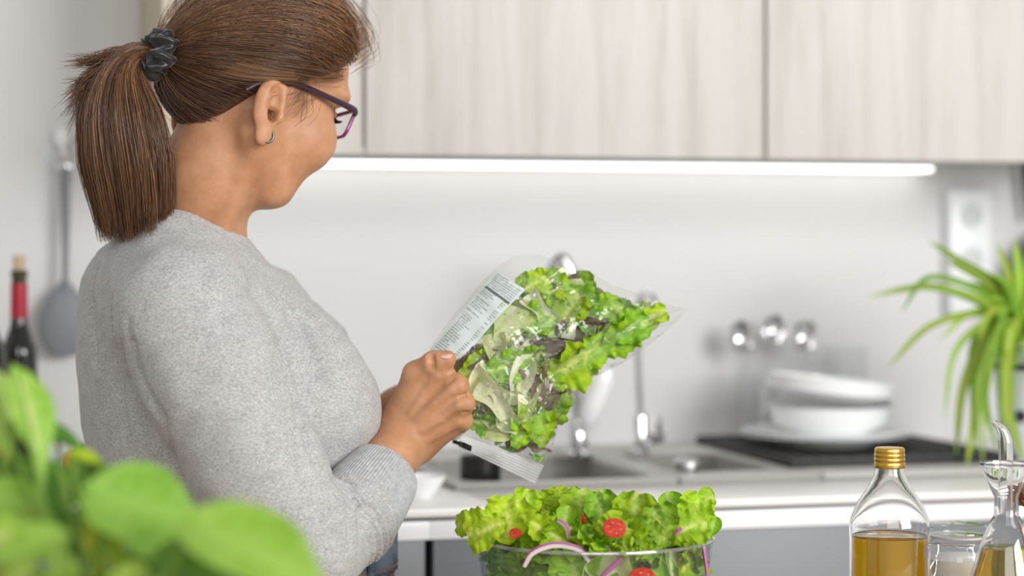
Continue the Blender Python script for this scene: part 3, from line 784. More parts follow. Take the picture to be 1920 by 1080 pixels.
def s_hand_detail(p, d):
    for t in TEND: d = smin(d, s_chain(p, t, [.0016, .0026, .0034], .002), .006)
    for t in WRIN: d = smax(d, -s_chain(p, t, [.0018] * len(t), .001), .004)
    return d
def s_skin(p):
    d = s_head(p)
    d = smin(d, neck(p), .013)
    # trapezius / upper chest under the collar, hidden trunk and arms
    d = smin(d, s_torso(p, -.03), .03)
    d = smin(d, s_chain(p, [JJ(365, 560, 2.33), JJ(372, 520, 2.40), JJ(390, 560, 2.50)], [.04, .05, .04], .03), .03)
    d = smin(d, s_chain(p, [SHR, ELR], [.052, .040]), .02)
    fr = s_chain(p, [ELR, JJ(690, 914, 2.315), JJ(736, 856, 2.362), WRR], [.040, .0325, .0280, .0245], .01)
    d = smin(d, smin(fr, hand_r(p), .016), .012)
    d = smin(d, s_chain(p, [SHL, ELL], [.045, .036]), .02)
    fl = s_chain(p, [ELL, JJ(680, 868, 2.60), WRL], [.036, .033, .0235], .01)
    d = smin(d, smin(fl, hand_l(p), .014), .012)
    d = s_hand_detail(p, d)
    # neck tendon and collar-bone hint
    d = smin(d, s_cap(p, JJ(476, 268, 2.337), JJ(418, 440, 2.355), .006, .005), .018)
    return d
def shirt_base(p):
    d = s_torso(p)
    for s in (1, -1):
        c = np.array([bxr(552), DB, bz(764)]) + s * .066 * b_r - .008 * b_f * (s < 0)
        d = smin(d, s_ell(p, c, np.array([.086, .084, .088]), np.stack([b_f, b_r, np.array([0, 0, 1.])])), .045)
    d = smin(d, s_cap(p, JJ(420, 505, 2.39), JJ(560, 665, 2.38), .030, .040), .05)           # upper chest slope
    d = smin(d, s_chain(p, [SHR + np.array([0, .012, .01]), JJ(330, 500, 2.365), JJ(345, 470, 2.42), SHL + np.array([0, -.01, .02])], [.074, .062, .056, .062], .03), .035)
    return smax(d, bz(1012) - p[:, 2], .008)
axU = (ELR - SHR) / np.linalg.norm(ELR - SHR)
axF = (WRR - ELR) / np.linalg.norm(WRR - ELR)
def sleeve_r(p):
    m1 = SHR + .30 * (ELR - SHR) + np.array([-.004, 0, 0]); m2 = SHR + .65 * (ELR - SHR) + np.array([-.009, 0, -.002])
    d = s_chain(p, [SHR, m1, m2, ELR], [.077, .071, .0640, .054], .03)
    f0 = s_chain(p, [ELR, JJ(662, 968, 2.287), JJ(678, 947, 2.300)], [.055, .0470, .0425], .012)
    t = (p - ELR) @ axF
    fold = np.sin(t * 520 + 9 * ((p - ELR) @ np.array([.5, .2, .8])) * 4) * .0030 * np.exp(-((t - .052) / .030) ** 2)
    inner = np.exp(-(np.maximum(0, s_cap(p, JJ(600, 900, 2.262), JJ(668, 1000, 2.262), .0, .0)) / .07) ** 2)
    return smin(d, f0 - fold * 1.6 * inner, .014)
def sleeve_l(p):
    d = s_chain(p, [SHL, SHL * .5 + ELL * .5, ELL], [.070, .064, .052], .03)
    d = smin(d, s_chain(p, [JJ(500, 570, 2.545), JJ(592, 655, 2.525), JJ(634, 720, 2.55)], [.045, .034, .030], .03), .03)
    return smin(d, s_chain(p, [ELL, JJ(690, 852, 2.60), JJ(716, 806, 2.578)], [.052, .040, .033], .012), .014)
COLLAR = [JJ(300, 418, 2.395), JJ(305, 408, 2.38), JJ(352, 436, 2.335), JJ(408, 470, 2.325), JJ(452, 477, 2.36), JJ(462, 462, 2.41), JJ(440, 430, 2.455), JJ(385, 410, 2.470), JJ(325, 405, 2.435)]
def crease(p, d, pts, r, k):
    rs_ = [r * min(1, .25 + .5 * min(i, len(pts) - 1 - i)) for i in range(len(pts))]
    return smax(d, -s_chain(p, pts, rs_, .004), k)
def shirt_core(p):
    d = smin(shirt_base(p), sleeve_r(p), .007)
    return smin(d, sleeve_l(p), .012)
FOLDS = []
for pix, r, k, ins in [
    ([(240, 600), (246, 640), (258, 695), (278, 745), (302, 785), (318, 830), (336, 890)], .0060, .007, 0),
    ([(486, 556), (503, 596), (524, 645), (541, 695), (556, 745), (571, 795), (586, 845), (600, 893)], .0075, .005, 0),
    ([(545, 588), (566, 630), (584, 668), (592, 700)], .0040, .014, .001), ([(452, 530), (478, 548), (500, 580)], .004, .014, .001),
    ([(600, 896), (630, 890), (660, 872), (690, 846)], .0045, .004, 0),
    ([(612, 900), (634, 925), (650, 960), (656, 1000), (650, 1034)], .0040, .004, .0004), ([(608, 906), (624, 936), (635, 975), (636, 1015), (630, 1040)], .0042, .004, .0004),
    ([(604, 914), (614, 948), (618, 985), (616, 1020)], .0040, .005, .0004), ([(620, 896), (646, 916), (668, 948), (676, 985), (672, 1015)], .0036, .004, .0004), ([(598, 925), (600, 960), (598, 1000)], .0036, .006, .0004),
    ([(212, 560), (216, 640), (224, 720), (236, 800)], .0030, .012, .0034), ([(182, 500), (176, 580), (180, 680)], .0030, .012, .0036), ([(228, 640), (240, 720), (262, 800)], .0026, .010, .0030),
    ]:
    pts = on_surface(shirt_core, pix, ins - .0015)
    if len(pts) > 1: FOLDS.append((pts, r, k))
def s_shirt(p):
    d = shirt_core(p)
    for pts, r, k in FOLDS: d = crease(p, d, pts, r, k)
    # soft cloth undulation
    d = d + .0011 * np.sin(p[:, 0] * 62 + p[:, 2] * 38) * np.sin(p[:, 2] * 47 - p[:, 1] * 55 + 1.3)
    d = d + .0007 * np.sin(p[:, 0] * 140 - p[:, 2] * 95 + 3 * np.sin(p[:, 2] * 40)) * np.sin(p[:, 2] * 60 + p[:, 1] * 80)
    # neck opening
    nk = neck(p)
    d = d + .0013 * np.exp(-((nk - .017) / .0016) ** 2) * (p[:, 2] > bz(540))
    d = smax(d, -(nk - .0035), .003)
    c0 = (COLLAR[0] + COLLAR[4]) / 2
    return d
KNIT = None
def shirt_mats():
    m, nt, b, out = new_mat('heather_knit')
    co = coords(nt, (1, 1, 1.7))
    n1 = N(nt, 'ShaderNodeTexNoise', i_Scale=330, i_Detail=5, i_Roughness=.75); nt.links.new(co, n1.inputs['Vector'])
    n2 = N(nt, 'ShaderNodeTexNoise', i_Scale=45, i_Detail=4); nt.links.new(co, n2.inputs['Vector'])
    ad = N(nt, 'ShaderNodeMath', operation='MULTIPLY_ADD', i_1=.18); nt.links.new(n2.outputs[0], ad.inputs[0]); nt.links.new(n1.outputs[0], ad.inputs[2])
    r = N(nt, 'ShaderNodeValToRGB'); e = r.color_ramp.elements
    e[0].position, e[0].color = .40, (.27, .27, .265, 1); e[1].position, e[1].color = .78, (.60, .60, .595, 1); x = e.new(.58); x.color = (.415, .415, .41, 1)
    nt.links.new(ad.outputs[0], r.inputs[0]); nt.links.new(r.outputs[0], b.inputs['Base Color']); b.inputs['Roughness'].default_value = .9
    b.inputs['Sheen Weight'].default_value = .25; b.inputs['Specular IOR Level'].default_value = .15
    bu = N(nt, 'ShaderNodeBump', i_Strength=.5, i_Distance=.0012); nt.links.new(n1.outputs[0], bu.inputs['Height']); nt.links.new(bu.outputs[0], b.inputs['Normal'])
    return m
M_knit = shirt_mats()
M_rib = mat('rib_knit', (.36, .37, .38), .9, sheen=.25, spec=.15, col2=(.47, .48, .49), nscale=160, bump=.4, bscale=700)
def skin_mat():
    m, nt, b, out = new_mat('skin')
    n1 = N(nt, 'ShaderNodeTexNoise', i_Scale=38, i_Detail=5, i_Roughness=.6); nt.links.new(coords(nt), n1.inputs['Vector'])
    r = N(nt, 'ShaderNodeValToRGB'); e = r.color_ramp.elements
    e[0].position, e[0].color = .3, (.43, .205, .100, 1); e[1].position, e[1].color = .72, (.57, .305, .175, 1)
    nt.links.new(n1.outputs[0], r.inputs[0]); nt.links.new(r.outputs[0], b.inputs['Base Color'])
    b.inputs['Roughness'].default_value = .48; b.inputs['Specular IOR Level'].default_value = .4
    b.inputs['Subsurface Weight'].default_value = .25; b.inputs['Subsurface Radius'].default_value = (1, .35, .2); b.inputs['Subsurface Scale'].default_value = .004
    n2 = N(nt, 'ShaderNodeTexNoise', i_Scale=420, i_Detail=3); nt.links.new(coords(nt), n2.inputs['Vector'])
    bu = N(nt, 'ShaderNodeBump', i_Strength=.22, i_Distance=.0008); nt.links.new(n2.outputs[0], bu.inputs['Height']); nt.links.new(bu.outputs[0], b.inputs['Normal'])
    return m
M_skin = skin_mat()
base_p = cam2w(-.31, 2.42, 0)
import time as _t; _t0 = _t.time()
V, F = surface_nets(s_skin, (-.50, 2.10, .78), (-.03, 2.82, 1.62), .0021)
person = obj('person', (c2w(V), F), M_skin, None, origin=base_p, auto=False)
tag(person, 'woman in grey sweater with brown ponytail and glasses holding a salad bag', 'person')
V, F = surface_nets(s_shirt, (-.54, 2.08, .84), (-.05, 2.86, 1.36), .0030)
shirt = tag(obj('sweater', (c2w(V), F), M_knit, person, auto=False), 'light grey heather knit sweater with long sleeves')
# ribbed cuffs and neckline
def rib_cuff(a, b, ra, rb, ribs=46, bul=.004):
    ax = (b - a) / np.linalg.norm(b - a); L = np.linalg.norm(b - a)
    u = np.cross(ax, [0, 0, 1.0]); u /= np.linalg.norm(u); v = np.cross(ax, u)
    nk = ribs * 6; prof = [(0, -.006), (.0, -.0002), (.05, .0012), (.14, .0008), (.5, bul * .5), (.9, .0012), (.98, .0002), (1.0, -.0014), (.985, -.003), (.80, -.0042)]
    V = []; F = []
    for t, dr in prof:
        r0 = ra + (rb - ra) * t + dr
        for k in range(nk):
            th = 2 * math.pi * k / nk; r = r0 + .00055 * math.cos(ribs * th)
            V.append(a + ax * L * t + (u * math.cos(th) + v * math.sin(th)) * r)
    for i in range(len(prof) - 1):
        for k in range(nk):
            k2 = (k + 1) % nk; F.append((i * nk + k, (i + 1) * nk + k, (i + 1) * nk + k2, i * nk + k2))
    return c2w(np.array(V)), F
cA, cB = JJ(662, 968, 2.286), JJ(721, 886, 2.342)
obj('cuff', rib_cuff(cA, cB, .0480, .0392, 84), M_rib, person, auto=False)
obj('cuff', rib_cuff(JJ(684, 862, 2.603), JJ(718, 805, 2.576), .040, .032), M_rib, person, auto=False)
print('skin+shirt', _t.time() - _t0)
# ---------------------------------------------------------------- hair, glasses, jeans
def hair_vol(q):
    E = lambda c, r: s_ell(q, np.array(c), r)
    d = E((.006, 0, .058), (.092, .083, .094))
    d = smin(d, E((.040, 0, .118), (.046, .058, .034)), .03)
    d = smin(d, E((.028, .040, .090), (.060, .042, .042)), .03)
    d = smin(d, E((.028, -.040, .090), (.060, .042, .042)), .03)
    d = smin(d, E((-.052, 0, .024), (.036, .045, .046)), .03)
    return d
HL_A = np.radians([0, 15, 30, 42, 60, 77, 90, 99, 115, 140, 180]); HL_U = np.array([.122, .118, .103, .081, .052, .031, .023, .018, -.006, -.034, -.050])
def hair_sd(p):
    q = to_h(p); a = np.arctan2(np.abs(q[:, 1]), q[:, 0])
    cut = (np.interp(a, HL_A, HL_U) - q[:, 2]) * .7
    ear = s_ell(q, np.array([-.010, .080, -.006]), (.019, .018, .026))
    d = smax(hair_vol(q), cut, .014)
    return smax(d, -ear, .006) * HS
def hair_mat(name, dark, lite, hi):
    m, nt, b, out = new_mat(name)
    at = N(nt, 'ShaderNodeAttribute', attribute_name='tint')
    r = N(nt, 'ShaderNodeValToRGB'); e = r.color_ramp.elements
    e[0].position, e[0].color = .05, c4(dark); e[1].position, e[1].color = .95, c4(hi); x = e.new(.55); x.color = c4(lite)
    nt.links.new(at.outputs['Fac'], r.inputs[0]); nt.links.new(r.outputs[0], b.inputs['Base Color'])
    b.inputs['Roughness'].default_value = .36; b.inputs['Specular IOR Level'].default_value = .45
    return m
M_hair = hair_mat('brown_hair', (.060, .027, .012), (.21, .102, .048), (.55, .33, .165))
def strands(name, paths, rad, tint, parent, mat_, extra=None, kind='stuff'):
    """paths (n,k,3) camera frame; three-sided tapering hairs joined into one mesh"""
    n, k, _ = paths.shape
    T = np.gradient(paths, axis=1); T /= np.linalg.norm(T, axis=2, keepdims=True) + 1e-9
    ref = np.array([.31, -.83, .46]); U = np.cross(T, ref); U /= np.linalg.norm(U, axis=2, keepdims=True) + 1e-9; W = np.cross(T, U)
    tp = np.clip(np.minimum(1.0, (1 - np.linspace(0, 1, k)) * 4 + .25), 0, 1)[None, :, None] * np.asarray(rad).reshape(-1, 1, 1)
    ring = [paths + tp * (math.cos(a) * U + math.sin(a) * W) for a in (0, 2.0944, 4.1888)]
    V = np.stack(ring, 2).reshape(-1, 3)
    i = np.arange(n)[:, None, None] * (k * 3); j = np.arange(k - 1)[None, :, None] * 3; s = np.arange(3)[None, None, :]; s2 = (s + 1) % 3
    F = np.stack([i + j + s, i + j + s2, i + j + 3 + s2, i + j + 3 + s], -1).reshape(-1, 4)
    tt_ = np.repeat(np.asarray(tint), k * 3)
    if extra is not None:
        ev, ef, et = extra
        F = np.vstack([F, ef + len(V)]); V = np.vstack([V, ev]); tt_ = np.concatenate([tt_, et])
    o = obj(name, (c2w(V), F), mat_, parent, auto=False)
    at = o.data.attributes.new('tint', 'FLOAT', 'POINT'); at.data.foreach_set('value', tt_.astype(np.float32))
    if kind: o['kind'] = kind
    return o
rng = np.random.default_rng(7)
hv, hf = surface_nets(hair_sd, H0 - .17, H0 + .17, .003)
TIE = to_h(JJ(303, 104, 2.335)[None])[0]; print('TIE', TIE)
def lowf(q, s=1.0):
    return .5 + .5 * np.sin(q[:, 0] * 55 * s + 2.1 * np.sin(q[:, 2] * 60 * s) + q[:, 1] * 40 * s)
def hair_paths(n, k=12):
    qa = to_h(hv); ok_ = np.where(np.abs(hair_vol(qa)) < .0022)[0]
    src = hv[ok_[rng.integers(0, len(ok_), n)]] + rng.normal(0, .0012, (n, 3))
    q0 = to_h(src); C = np.array([-.012, 0, .045])
    t = np.linspace(0, 1, k)[None, :, None]
    mid = (q0 + TIE) / 2
    sag = np.zeros((n, 3)); sag[:, 2] = .012 * (q0[:, 2] > .06) * rng.random(n)
    q = q0[:, None] * (1 - t) + TIE * t + 4 * t * (1 - t) * sag[:, None]
    lift = rng.random((n, 1)) ** 1.6 * .0042 + .0006
    q = q.reshape(-1, 3)
    for _ in range(5):                                         # push onto the hair surface
        dirn = q - C; dirn /= np.linalg.norm(dirn, axis=1)[:, None] + 1e-9
        d = hair_vol(q) - np.repeat(lift, k, 0)[:, 0]
        q = q - dirn * d[:, None] * .9
    q = q.reshape(n, k, 3)
    wv = np.clip((t - .78) / .22, 0, 1); wv = wv * wv * (3 - 2 * wv)
    end = TIE + rng.normal(0, 1, (n, 1, 3)) * np.array([.003, .010, .010])
    q = q * (1 - wv) + end * wv
    ph = rng.random((n, 1, 1)) * 6.28
    q = q + .0011 * np.sin(t * 9 + ph) * rng.normal(0, 1, (n, 1, 3)) * np.sin(np.pi * np.clip(t, 0, 1)) 
    tint = .08 + .16 * rng.random(n) + .10 * np.clip((q0[:, 2] - .0) / .09, 0, 1) + .32 * np.clip((q0[:, 2] - .035) / .08, 0, 1) * lowf(np.c_[q0[:, 1] * 3, q0[:, 2] * 2, q0[:, 0]], 1.2) * rng.random(n) * 1.5 + .34 * (q0[:, 0] > .03) * rng.random(n)
    return H0 + HS * (q @ HR), np.clip(tint, 0, 1)
hp1, ht1 = hair_paths(13500)
# loose wisps : sideburn and front fringe
def wisps():
    L = []; tn = []
    for _ in range(40):                                        # sideburn
        b0 = np.array([.030 + rng.normal(0, .008), .0735, .034 + rng.normal(0, .006)]); e0 = b0 + np.array([rng.normal(-.006, .006), .0005, -.016 - .02 * rng.random()])
        m0 = (b0 + e0) / 2 + np.array([rng.normal(.003, .003), .003, 0]); L.append(smooth_path([hp_(*b0), hp_(*m0), hp_(*e0)], 12)); tn.append(.12 + .2 * rng.random())
    for _ in range(260):                                       # hair sweeping off the forehead, a little loose
        r0 = rng.uniform(-.05, .058); b0 = np.array([.086 + rng.normal(0, .006), r0, .114 + rng.normal(0, .008) - abs(r0) * .35])
        e0 = b0 + np.array([-.05 - .05 * rng.random(), .012 * np.sign(r0), .035 + .02 * rng.random()])
        m0 = b0 + np.array([.008 + .008 * rng.random(), .004, .026]); L.append(smooth_path([hp_(*b0), hp_(*m0), hp_(*(m0 * .4 + e0 * .6 + np.array([0, 0, .012]))), hp_(*e0)], 12)); tn.append(.35 + .5 * rng.random())
    for _ in range(120):                                       # flyaways along the top
        i = rng.integers(0, len(hp1)); q = hp1[i].copy(); s = np.linspace(0, 1, 12)[:, None]
        cq = H0; dr = q - cq; dr /= np.linalg.norm(dr, axis=1)[:, None]; q = q + dr * (.006 + .012 * rng.random()) * np.sin(s * 3.14 * rng.uniform(.7, 1)); L.append(q); tn.append(.3 + .4 * rng.random())
    for _ in range(230):                                       # a light lock swept over the top of the ear
        j = rng.normal(0, 1, 3); L.append(smooth_path([hp_(.062 + .006 * j[0], .069, .072 + .006 * j[1]), hp_(.030, .0790, .050 + .004 * j[1]), hp_(-.004, .0845 + .001 * j[2], .034 + .003 * j[1]), hp_(-.040, .0760 + .001 * j[2], .022 + .005 * j[1]), hp_(-.072, .045, .020 + .006 * j[1])], 12)); tn.append(.30 + .5 * rng.random())
    return np.array(L), np.array(tn)
wp, wt = wisps()
allp = np.concatenate([hp1, wp]); allt = np.concatenate([ht1, wt]); rad = np.concatenate([rng.uniform(.00020, .00042, len(hp1)), rng.uniform(.00014, .00024, len(wp))])
hair = strands('hair', allp, rad, allt, person, M_hair, (hv, hf, np.full(len(hv), .10)))
tag(hair, 'brown hair with lighter strands, swept back from the face')

# ponytail
CL = smooth_path([JJ(300, 103, 2.34), JJ(272, 97, 2.333), JJ(243, 112, 2.322), JJ(226, 150, 2.315), JJ(224, 215, 2.312), JJ(236, 300, 2.316), JJ(248, 380, 2.325), JJ(254, 452, 2.330)], 60)
PR = np.array([13, 17, 30, 52, 78, 86, 76, 68]) * .00058; PRd = np.array([.011, .013, .018, .026, .036, .040, .038, .034])
def pony_paths(n, k=14, shell=False):
    s1 = np.linspace(0, 1, 60)
    Tn = np.gradient(CL, axis=0); Tn /= np.linalg.norm(Tn, axis=1)[:, None]
    Bd = np.array([0, 1.0, 0]); Nn = np.cross(Tn, Bd); Nn /= np.linalg.norm(Nn, axis=1)[:, None]
    ang = rng.random(n) * 2 * np.pi; rho = rng.random(n) ** (.35 if shell else .55)
    # clumps
    ck = rng.integers(0, 130, n); cang = rng.random(130) * 2 * np.pi; crho = rng.random(130) ** .45
    mixc = (rng.random(n) < .72); ang = np.where(mixc, cang[ck] + rng.normal(0, .10, n), ang); rho = np.where(mixc, np.clip(crho[ck] + rng.normal(0, .05, n), 0, 1.02), rho)
    L = np.where(rng.random(n) < .18, rng.uniform(.45, .85, n), rng.uniform(.90, 1.0, n)); L = np.where(mixc, np.minimum(1, L * (.97 + .05 * np.sin(ck * 7.7))), L)
    right = -np.cos(ang)                                       # ends lift towards the neck side
    L = L - .05 * np.clip(-np.cos(ang), 0, 1) * 0 - .06 * np.clip(np.cos(ang), -1, 1) * 0
    out = np.zeros((n, k, 3))
    amp = rng.normal(0, .0022, (n, 3)); ph = rng.random(n) * 6.28
    for j, t in enumerate(np.linspace(0, 1, k)):
        s = t * L
        c = np.stack([np.interp(s, s1, CL[:, a]) for a in range(3)], 1); nn = np.stack([np.interp(s, s1, Nn[:, a]) for a in range(3)], 1)
        ra = np.interp(s, np.linspace(0, 1, 8), PR); rd = np.interp(s, np.linspace(0, 1, 8), PRd)
        fl = 1 + .22 * np.clip(s - .55 * L, 0, 1) * (L < .86)
        out[:, j] = c + nn * (np.cos(ang) * rho * ra * fl)[:, None] + np.array([0, 1.0, 0]) * (np.sin(ang) * rho * rd)[:, None] + amp * (np.sin(s * 7 + ph) * s)[:, None]
    tint = .10 + .22 * rng.random(n) + .46 * np.abs(np.sin(ck * 3.3)) * mixc * rng.random(n) + .10 * np.sin(ck * 1.7) * mixc
    return out, np.clip(tint, 0, 1)
pp1, pt1 = pony_paths(9500)
def flick(n):
    L = []; tn = []
    for i in range(n):                                         # short layers flicking out to the left of the ponytail
        a = rng.random()
        if a < .45: tgt = JJ(150 + rng.normal(0, 16), 118 + rng.normal(0, 8), 2.315 + rng.normal(0, .012))
        else: tgt = JJ(133 + rng.normal(0, 12), 195 + rng.normal(0, 26), 2.312 + rng.normal(0, .014))
        m = JJ(212 + rng.normal(0, 6), 106 + rng.normal(0, 8), 2.318 + rng.normal(0, .008)) if a < .45 else JJ(178 + rng.normal(0, 8), 138 + rng.normal(0, 8), 2.315 + rng.normal(0, .01))
        L.append(smooth_path([JJ(285, 98 + rng.normal(0, 6), 2.335), JJ(250, 93 + rng.normal(0, 4), 2.325), m, tgt], 14)); tn.append(.2 + .35 * rng.random())
    return np.array(L), np.array(tn)
fp, ftn = flick(420)
cs = smooth_path(CL[::6], 24); core = tube(cs, np.interp(np.linspace(0, 1, 24), np.linspace(0, 1, 8), PR * [.8, .8, .8, .8, .8, .78, .7, .35]), 20)
cv = core[0].copy(); cc2 = np.repeat(cs, 20, 0); cv[:, 1] = cc2[:, 1] + (cv[:, 1] - cc2[:, 1]) * .42
cf = np.array([f for f in core[1] if len(f) == 4])
o = strands('ponytail', np.concatenate([pp1, fp]), np.concatenate([rng.uniform(.00022, .00052, len(pp1)), rng.uniform(.0002, .0005, len(fp))]), np.concatenate([pt1, ftn]), person, M_hair, (cv, cf, np.full(len(cv), .06)))
tag(o, 'straight brown ponytail')
# black satin hair tie
M_satin = mat('black_satin', (.010, .010, .012), .30, sheen=.3)
def scrunchie():
    c = JJ(295, 101, 2.326); ax = JJ(262, 92, 2.314) - JJ(330, 116, 2.340); ax /= np.linalg.norm(ax)
    u = np.cross(ax, [0, 1.0, 0]); u /= np.linalg.norm(u); v = np.cross(ax, u)
    V, F = [], []; nu, nv = 150, 18
    for i in range(nu):
        a = 2 * math.pi * i / nu
        Rm = .0165 + .0016 * math.sin(5 * a + 1)
        rm = .0105 * (1 + .20 * math.sin(9 * a) + .10 * math.sin(16 * a + 2))
        off = .003 * math.sin(8 * a + .6)
        for j in range(nv):
            b = 2 * math.pi * j / nv; r = rm * (1 + .16 * math.sin(3 * b + 7 * a) + .06 * math.sin(5 * b - 11 * a))
            rad = Rm + r * math.cos(b)
            V.append(c + (u * math.cos(a) + v * math.sin(a)) * rad + ax * (r * 1.15 * math.sin(b) + off))
    for i in range(nu):
        for j in range(nv):
            i2, j2 = (i + 1) % nu, (j + 1) % nv; F.append((i * nv + j, i2 * nv + j, i2 * nv + j2, i * nv + j2))
    return c2w(np.array(V)), F
tag(obj('hair_tie', scrunchie(), M_satin, person, auto=False), 'black satin scrunchie')

# eyebrows and lashes
def brow(s):
    L = []
    for i in range(90):
        t = rng.random(); b0 = np.array([.1015 - .012 * t * t - .004 * t, s * (.014 + .036 * t), .056 + .006 * math.sin(2.4 * t) + rng.normal(0, .0014)])
        e0 = b0 + np.array([-.001, s * .006, .0022]); L.append(smooth_path([hp_(*b0), hp_(*((b0 + e0) / 2 + np.array([.0012, 0, .0004]))), hp_(*e0)], 6))
    return np.array(L)
L = np.concatenate([brow(1), brow(-1)]); strands('eyebrow', L, np.full(len(L), .00030), np.full(len(L), .25), person, M_hair)
L = []
for s in (1, -1):
    for i in range(40):
        t = i / 39; b0 = np.array([.0965 - .005 * (2 * t - 1) ** 2, s * (.021 + .024 * t), .0335]); e0 = b0 + np.array([.0075, s * (.003 * (2 * t - .6)), -.0015]); L.append(smooth_path([hp_(*b0), hp_(*(b0 + [.004, 0, -.0022])), hp_(*e0)], 6))
strands('eyelashes', np.array(L), np.full(len(L), .00030), np.zeros(len(L)), person, M_hair)

# glasses
M_frame = mat('dark_plum_plastic', (.030, .008, .018), .22, coat=.4); M_purple = mat('purple_plastic', (.22, .02, .14), .25, coat=.4)
M_lens = film('lens', (.99, 1, 1), .9, .02, .0, .02)
gl = thing('eyeglasses', c2w(hp_(.10, 0, .02)), 'dark plum eyeglasses with purple rims worn by the woman', 'glasses')
for s in (1, -1):
    cl = np.array([.108, s * .034, .031]); pts = []
    for x, y in rrect(0, 0, .0275, .0155, .008, 6): pts.append(hp_(cl[0] - .0075 * ((s * x + .034) / .06) ** 2 * 1.3 + .0035 - (y) * -.10, cl[1] + x, cl[2] + y))
    pts = np.array(pts)
    rim = obj('rim', (lambda vf: (c2w(vf[0]), vf[1]))(tube(pts, .0019, 10, closed=True, ell=(1.0, 1.25))), M_purple, gl)
    cc = pts.mean(0); n = len(pts)
    obj('lens', (c2w(np.vstack([pts, cc])), [(i, (i + 1) % n, n) for i in range(n)]), M_lens, gl)
    hx = np.array([.099, s * .0635, .0420]); 
    tp_ = smooth_path([hp_(*(hx + [.0035, -s * .002, 0])), hp_(.096, s * .0685, .0425), hp_(.058, s * .0745, .0390), hp_(.012, s * .0765, .0340), hp_(-.018, s * .0765, .024), hp_(-.038, s * .0750, .004)], 40)
    obj('temple', (lambda vf: (c2w(vf[0]), vf[1]))(tube(tp_, [.0042, .0042, .0034, .0030, .0024, .0026], 10, ell=(.55, 1.1))), M_frame, gl)
obj('bridge', (lambda vf: (c2w(vf[0]), vf[1]))(tube(smooth_path([hp_(.1105, .0065, .036), hp_(.1135, 0, .039), hp_(.1105, -.0065, .036)], 10), .0019, 8)), M_purple, gl)
M_pewter = mat('pewter', (.16, .18, .18), .35, .8); M_gold = mat('gold', (.60, .42, .12), .3, 1.0)
lob = JJ(501, 244, 2.310)
er = [lob + np.array([math.cos(a) * .0064, -.0015 + .0045 * math.cos(a), math.sin(a) * .0068 - .0062]) for a in np.linspace(0, 2 * math.pi, 29)[:-1]]
tag(obj('earring', (lambda vf: (c2w(vf[0]), vf[1]))(tube(np.array(er), .0016, 10, closed=True)), M_pewter, person), 'small pewter hoop earring')
tag(obj('ear_stud', (lambda vf: (c2w(vf[0]), vf[1]))(ellipsoid(JJ(501, 237, 2.3065), (.0016, .0016, .0024), 12, 8)), M_gold, person), 'tiny gold ear stud')

M_nail = mat('nail', (.66, .42, .33), .25, coat=.3)
nv_, nf_ = ellipsoid((0, 0, 0), (.0072, .0050, .0016), 16, 8)
nc_ = on_surface(s_skin, [(836, 667)], .0006)[0]; ax_ = np.array([.93, .05, .10]); up_ = np.array([-.05, -.55, .83]); ax_ -= up_ * ax_.dot(up_) / up_.dot(up_); ax_ /= np.linalg.norm(ax_); up_ /= np.linalg.norm(up_); sd_ = np.cross(up_, ax_)
tag(obj('thumbnail', (c2w(nc_ + nv_[:, 0:1] * ax_ + nv_[:, 1:2] * sd_ + nv_[:, 2:3] * up_), nf_), M_nail, person), 'right thumb nail')
# jeans and shoes
def jeans_mat():
    m, nt, b, out = new_mat('denim')
    n1 = N(nt, 'ShaderNodeTexNoise', i_Scale=520, i_Detail=3); nt.links.new(coords(nt, (1, 1, 4)), n1.inputs['Vector'])
    n2 = N(nt, 'ShaderNodeTexNoise', i_Scale=16, i_Detail=4); nt.links.new(coords(nt), n2.inputs['Vector'])
    ad = N(nt, 'ShaderNodeMath', operation='MULTIPLY_ADD', i_1=.9); nt.links.new(n2.outputs[0], ad.inputs[0]); nt.links.new(n1.outputs[0], ad.inputs[2])
    r = N(nt, 'ShaderNodeValToRGB'); e = r.color_ramp.elements
    e[0].position, e[0].color = .6, (.018, .032, .065, 1); e[1].position, e[1].color = 1.3, (.20, .26, .34, 1); x = e.new(.95); x.color = (.07, .11, .17, 1)
    nt.links.new(ad.outputs[0], r.inputs[0]); nt.links.new(r.outputs[0], b.inputs['Base Color']); b.inputs['Roughness'].default_value = .85
    return m
M_denim = jeans_mat(); M_thread = mat('orange_thread', (.42, .16, .05), .7); M_denim2 = mat('dark_denim', (.014, .022, .042), .85)
hipz = bz(1060)
def jc(f, l, z): return np.array([bxr(446), DB, 0]) + f * b_f + l * b_r + np.array([0, 0, z])
JT = np.array([[bz(1000), .168, .162], [bz(1060), .172, .164], [bz(1150), .172, .166], [bz(1290), .158, .166], [bz(1420), .120, .16]])[::-1]
def s_jeans(p):
    z = p[:, 2]; a = np.interp(z, JT[:, 0], JT[:, 1]); b = np.interp(z, JT[:, 0], JT[:, 2])
    q = p - jc(0, 0, 0); f = q[:, 0] * b_f[0] + q[:, 1] * b_f[1] - .004; l = q[:, 0] * b_r[0] + q[:, 1] * b_r[1]
    k = np.sqrt((f / a) ** 2 + (l / b) ** 2); kk = np.sqrt((f / a ** 2) ** 2 + (l / b ** 2) ** 2) + 1e-6
    d = smax(k * (k - 1) / kk, bz(1400) - z, .04)
    for s in (1, -1):
        d = smin(d, s_chain(p, [jc(0, s * .092, .74), jc(.012, s * .088, .45), jc(-.01, s * .085, .08)], [.098, .066, .056], .03), .04)
    d = d + .0012 * np.sin(p[:, 2] * 90 + p[:, 0] * 60) * np.sin(p[:, 0] * 110 - p[:, 1] * 70)
    return smax(smax(d, z - bz(1002), .004), .055 - z, .004)
V, F = surface_nets(s_jeans, (-.56, 2.18, .02), (-.06, 2.70, .96), .007)
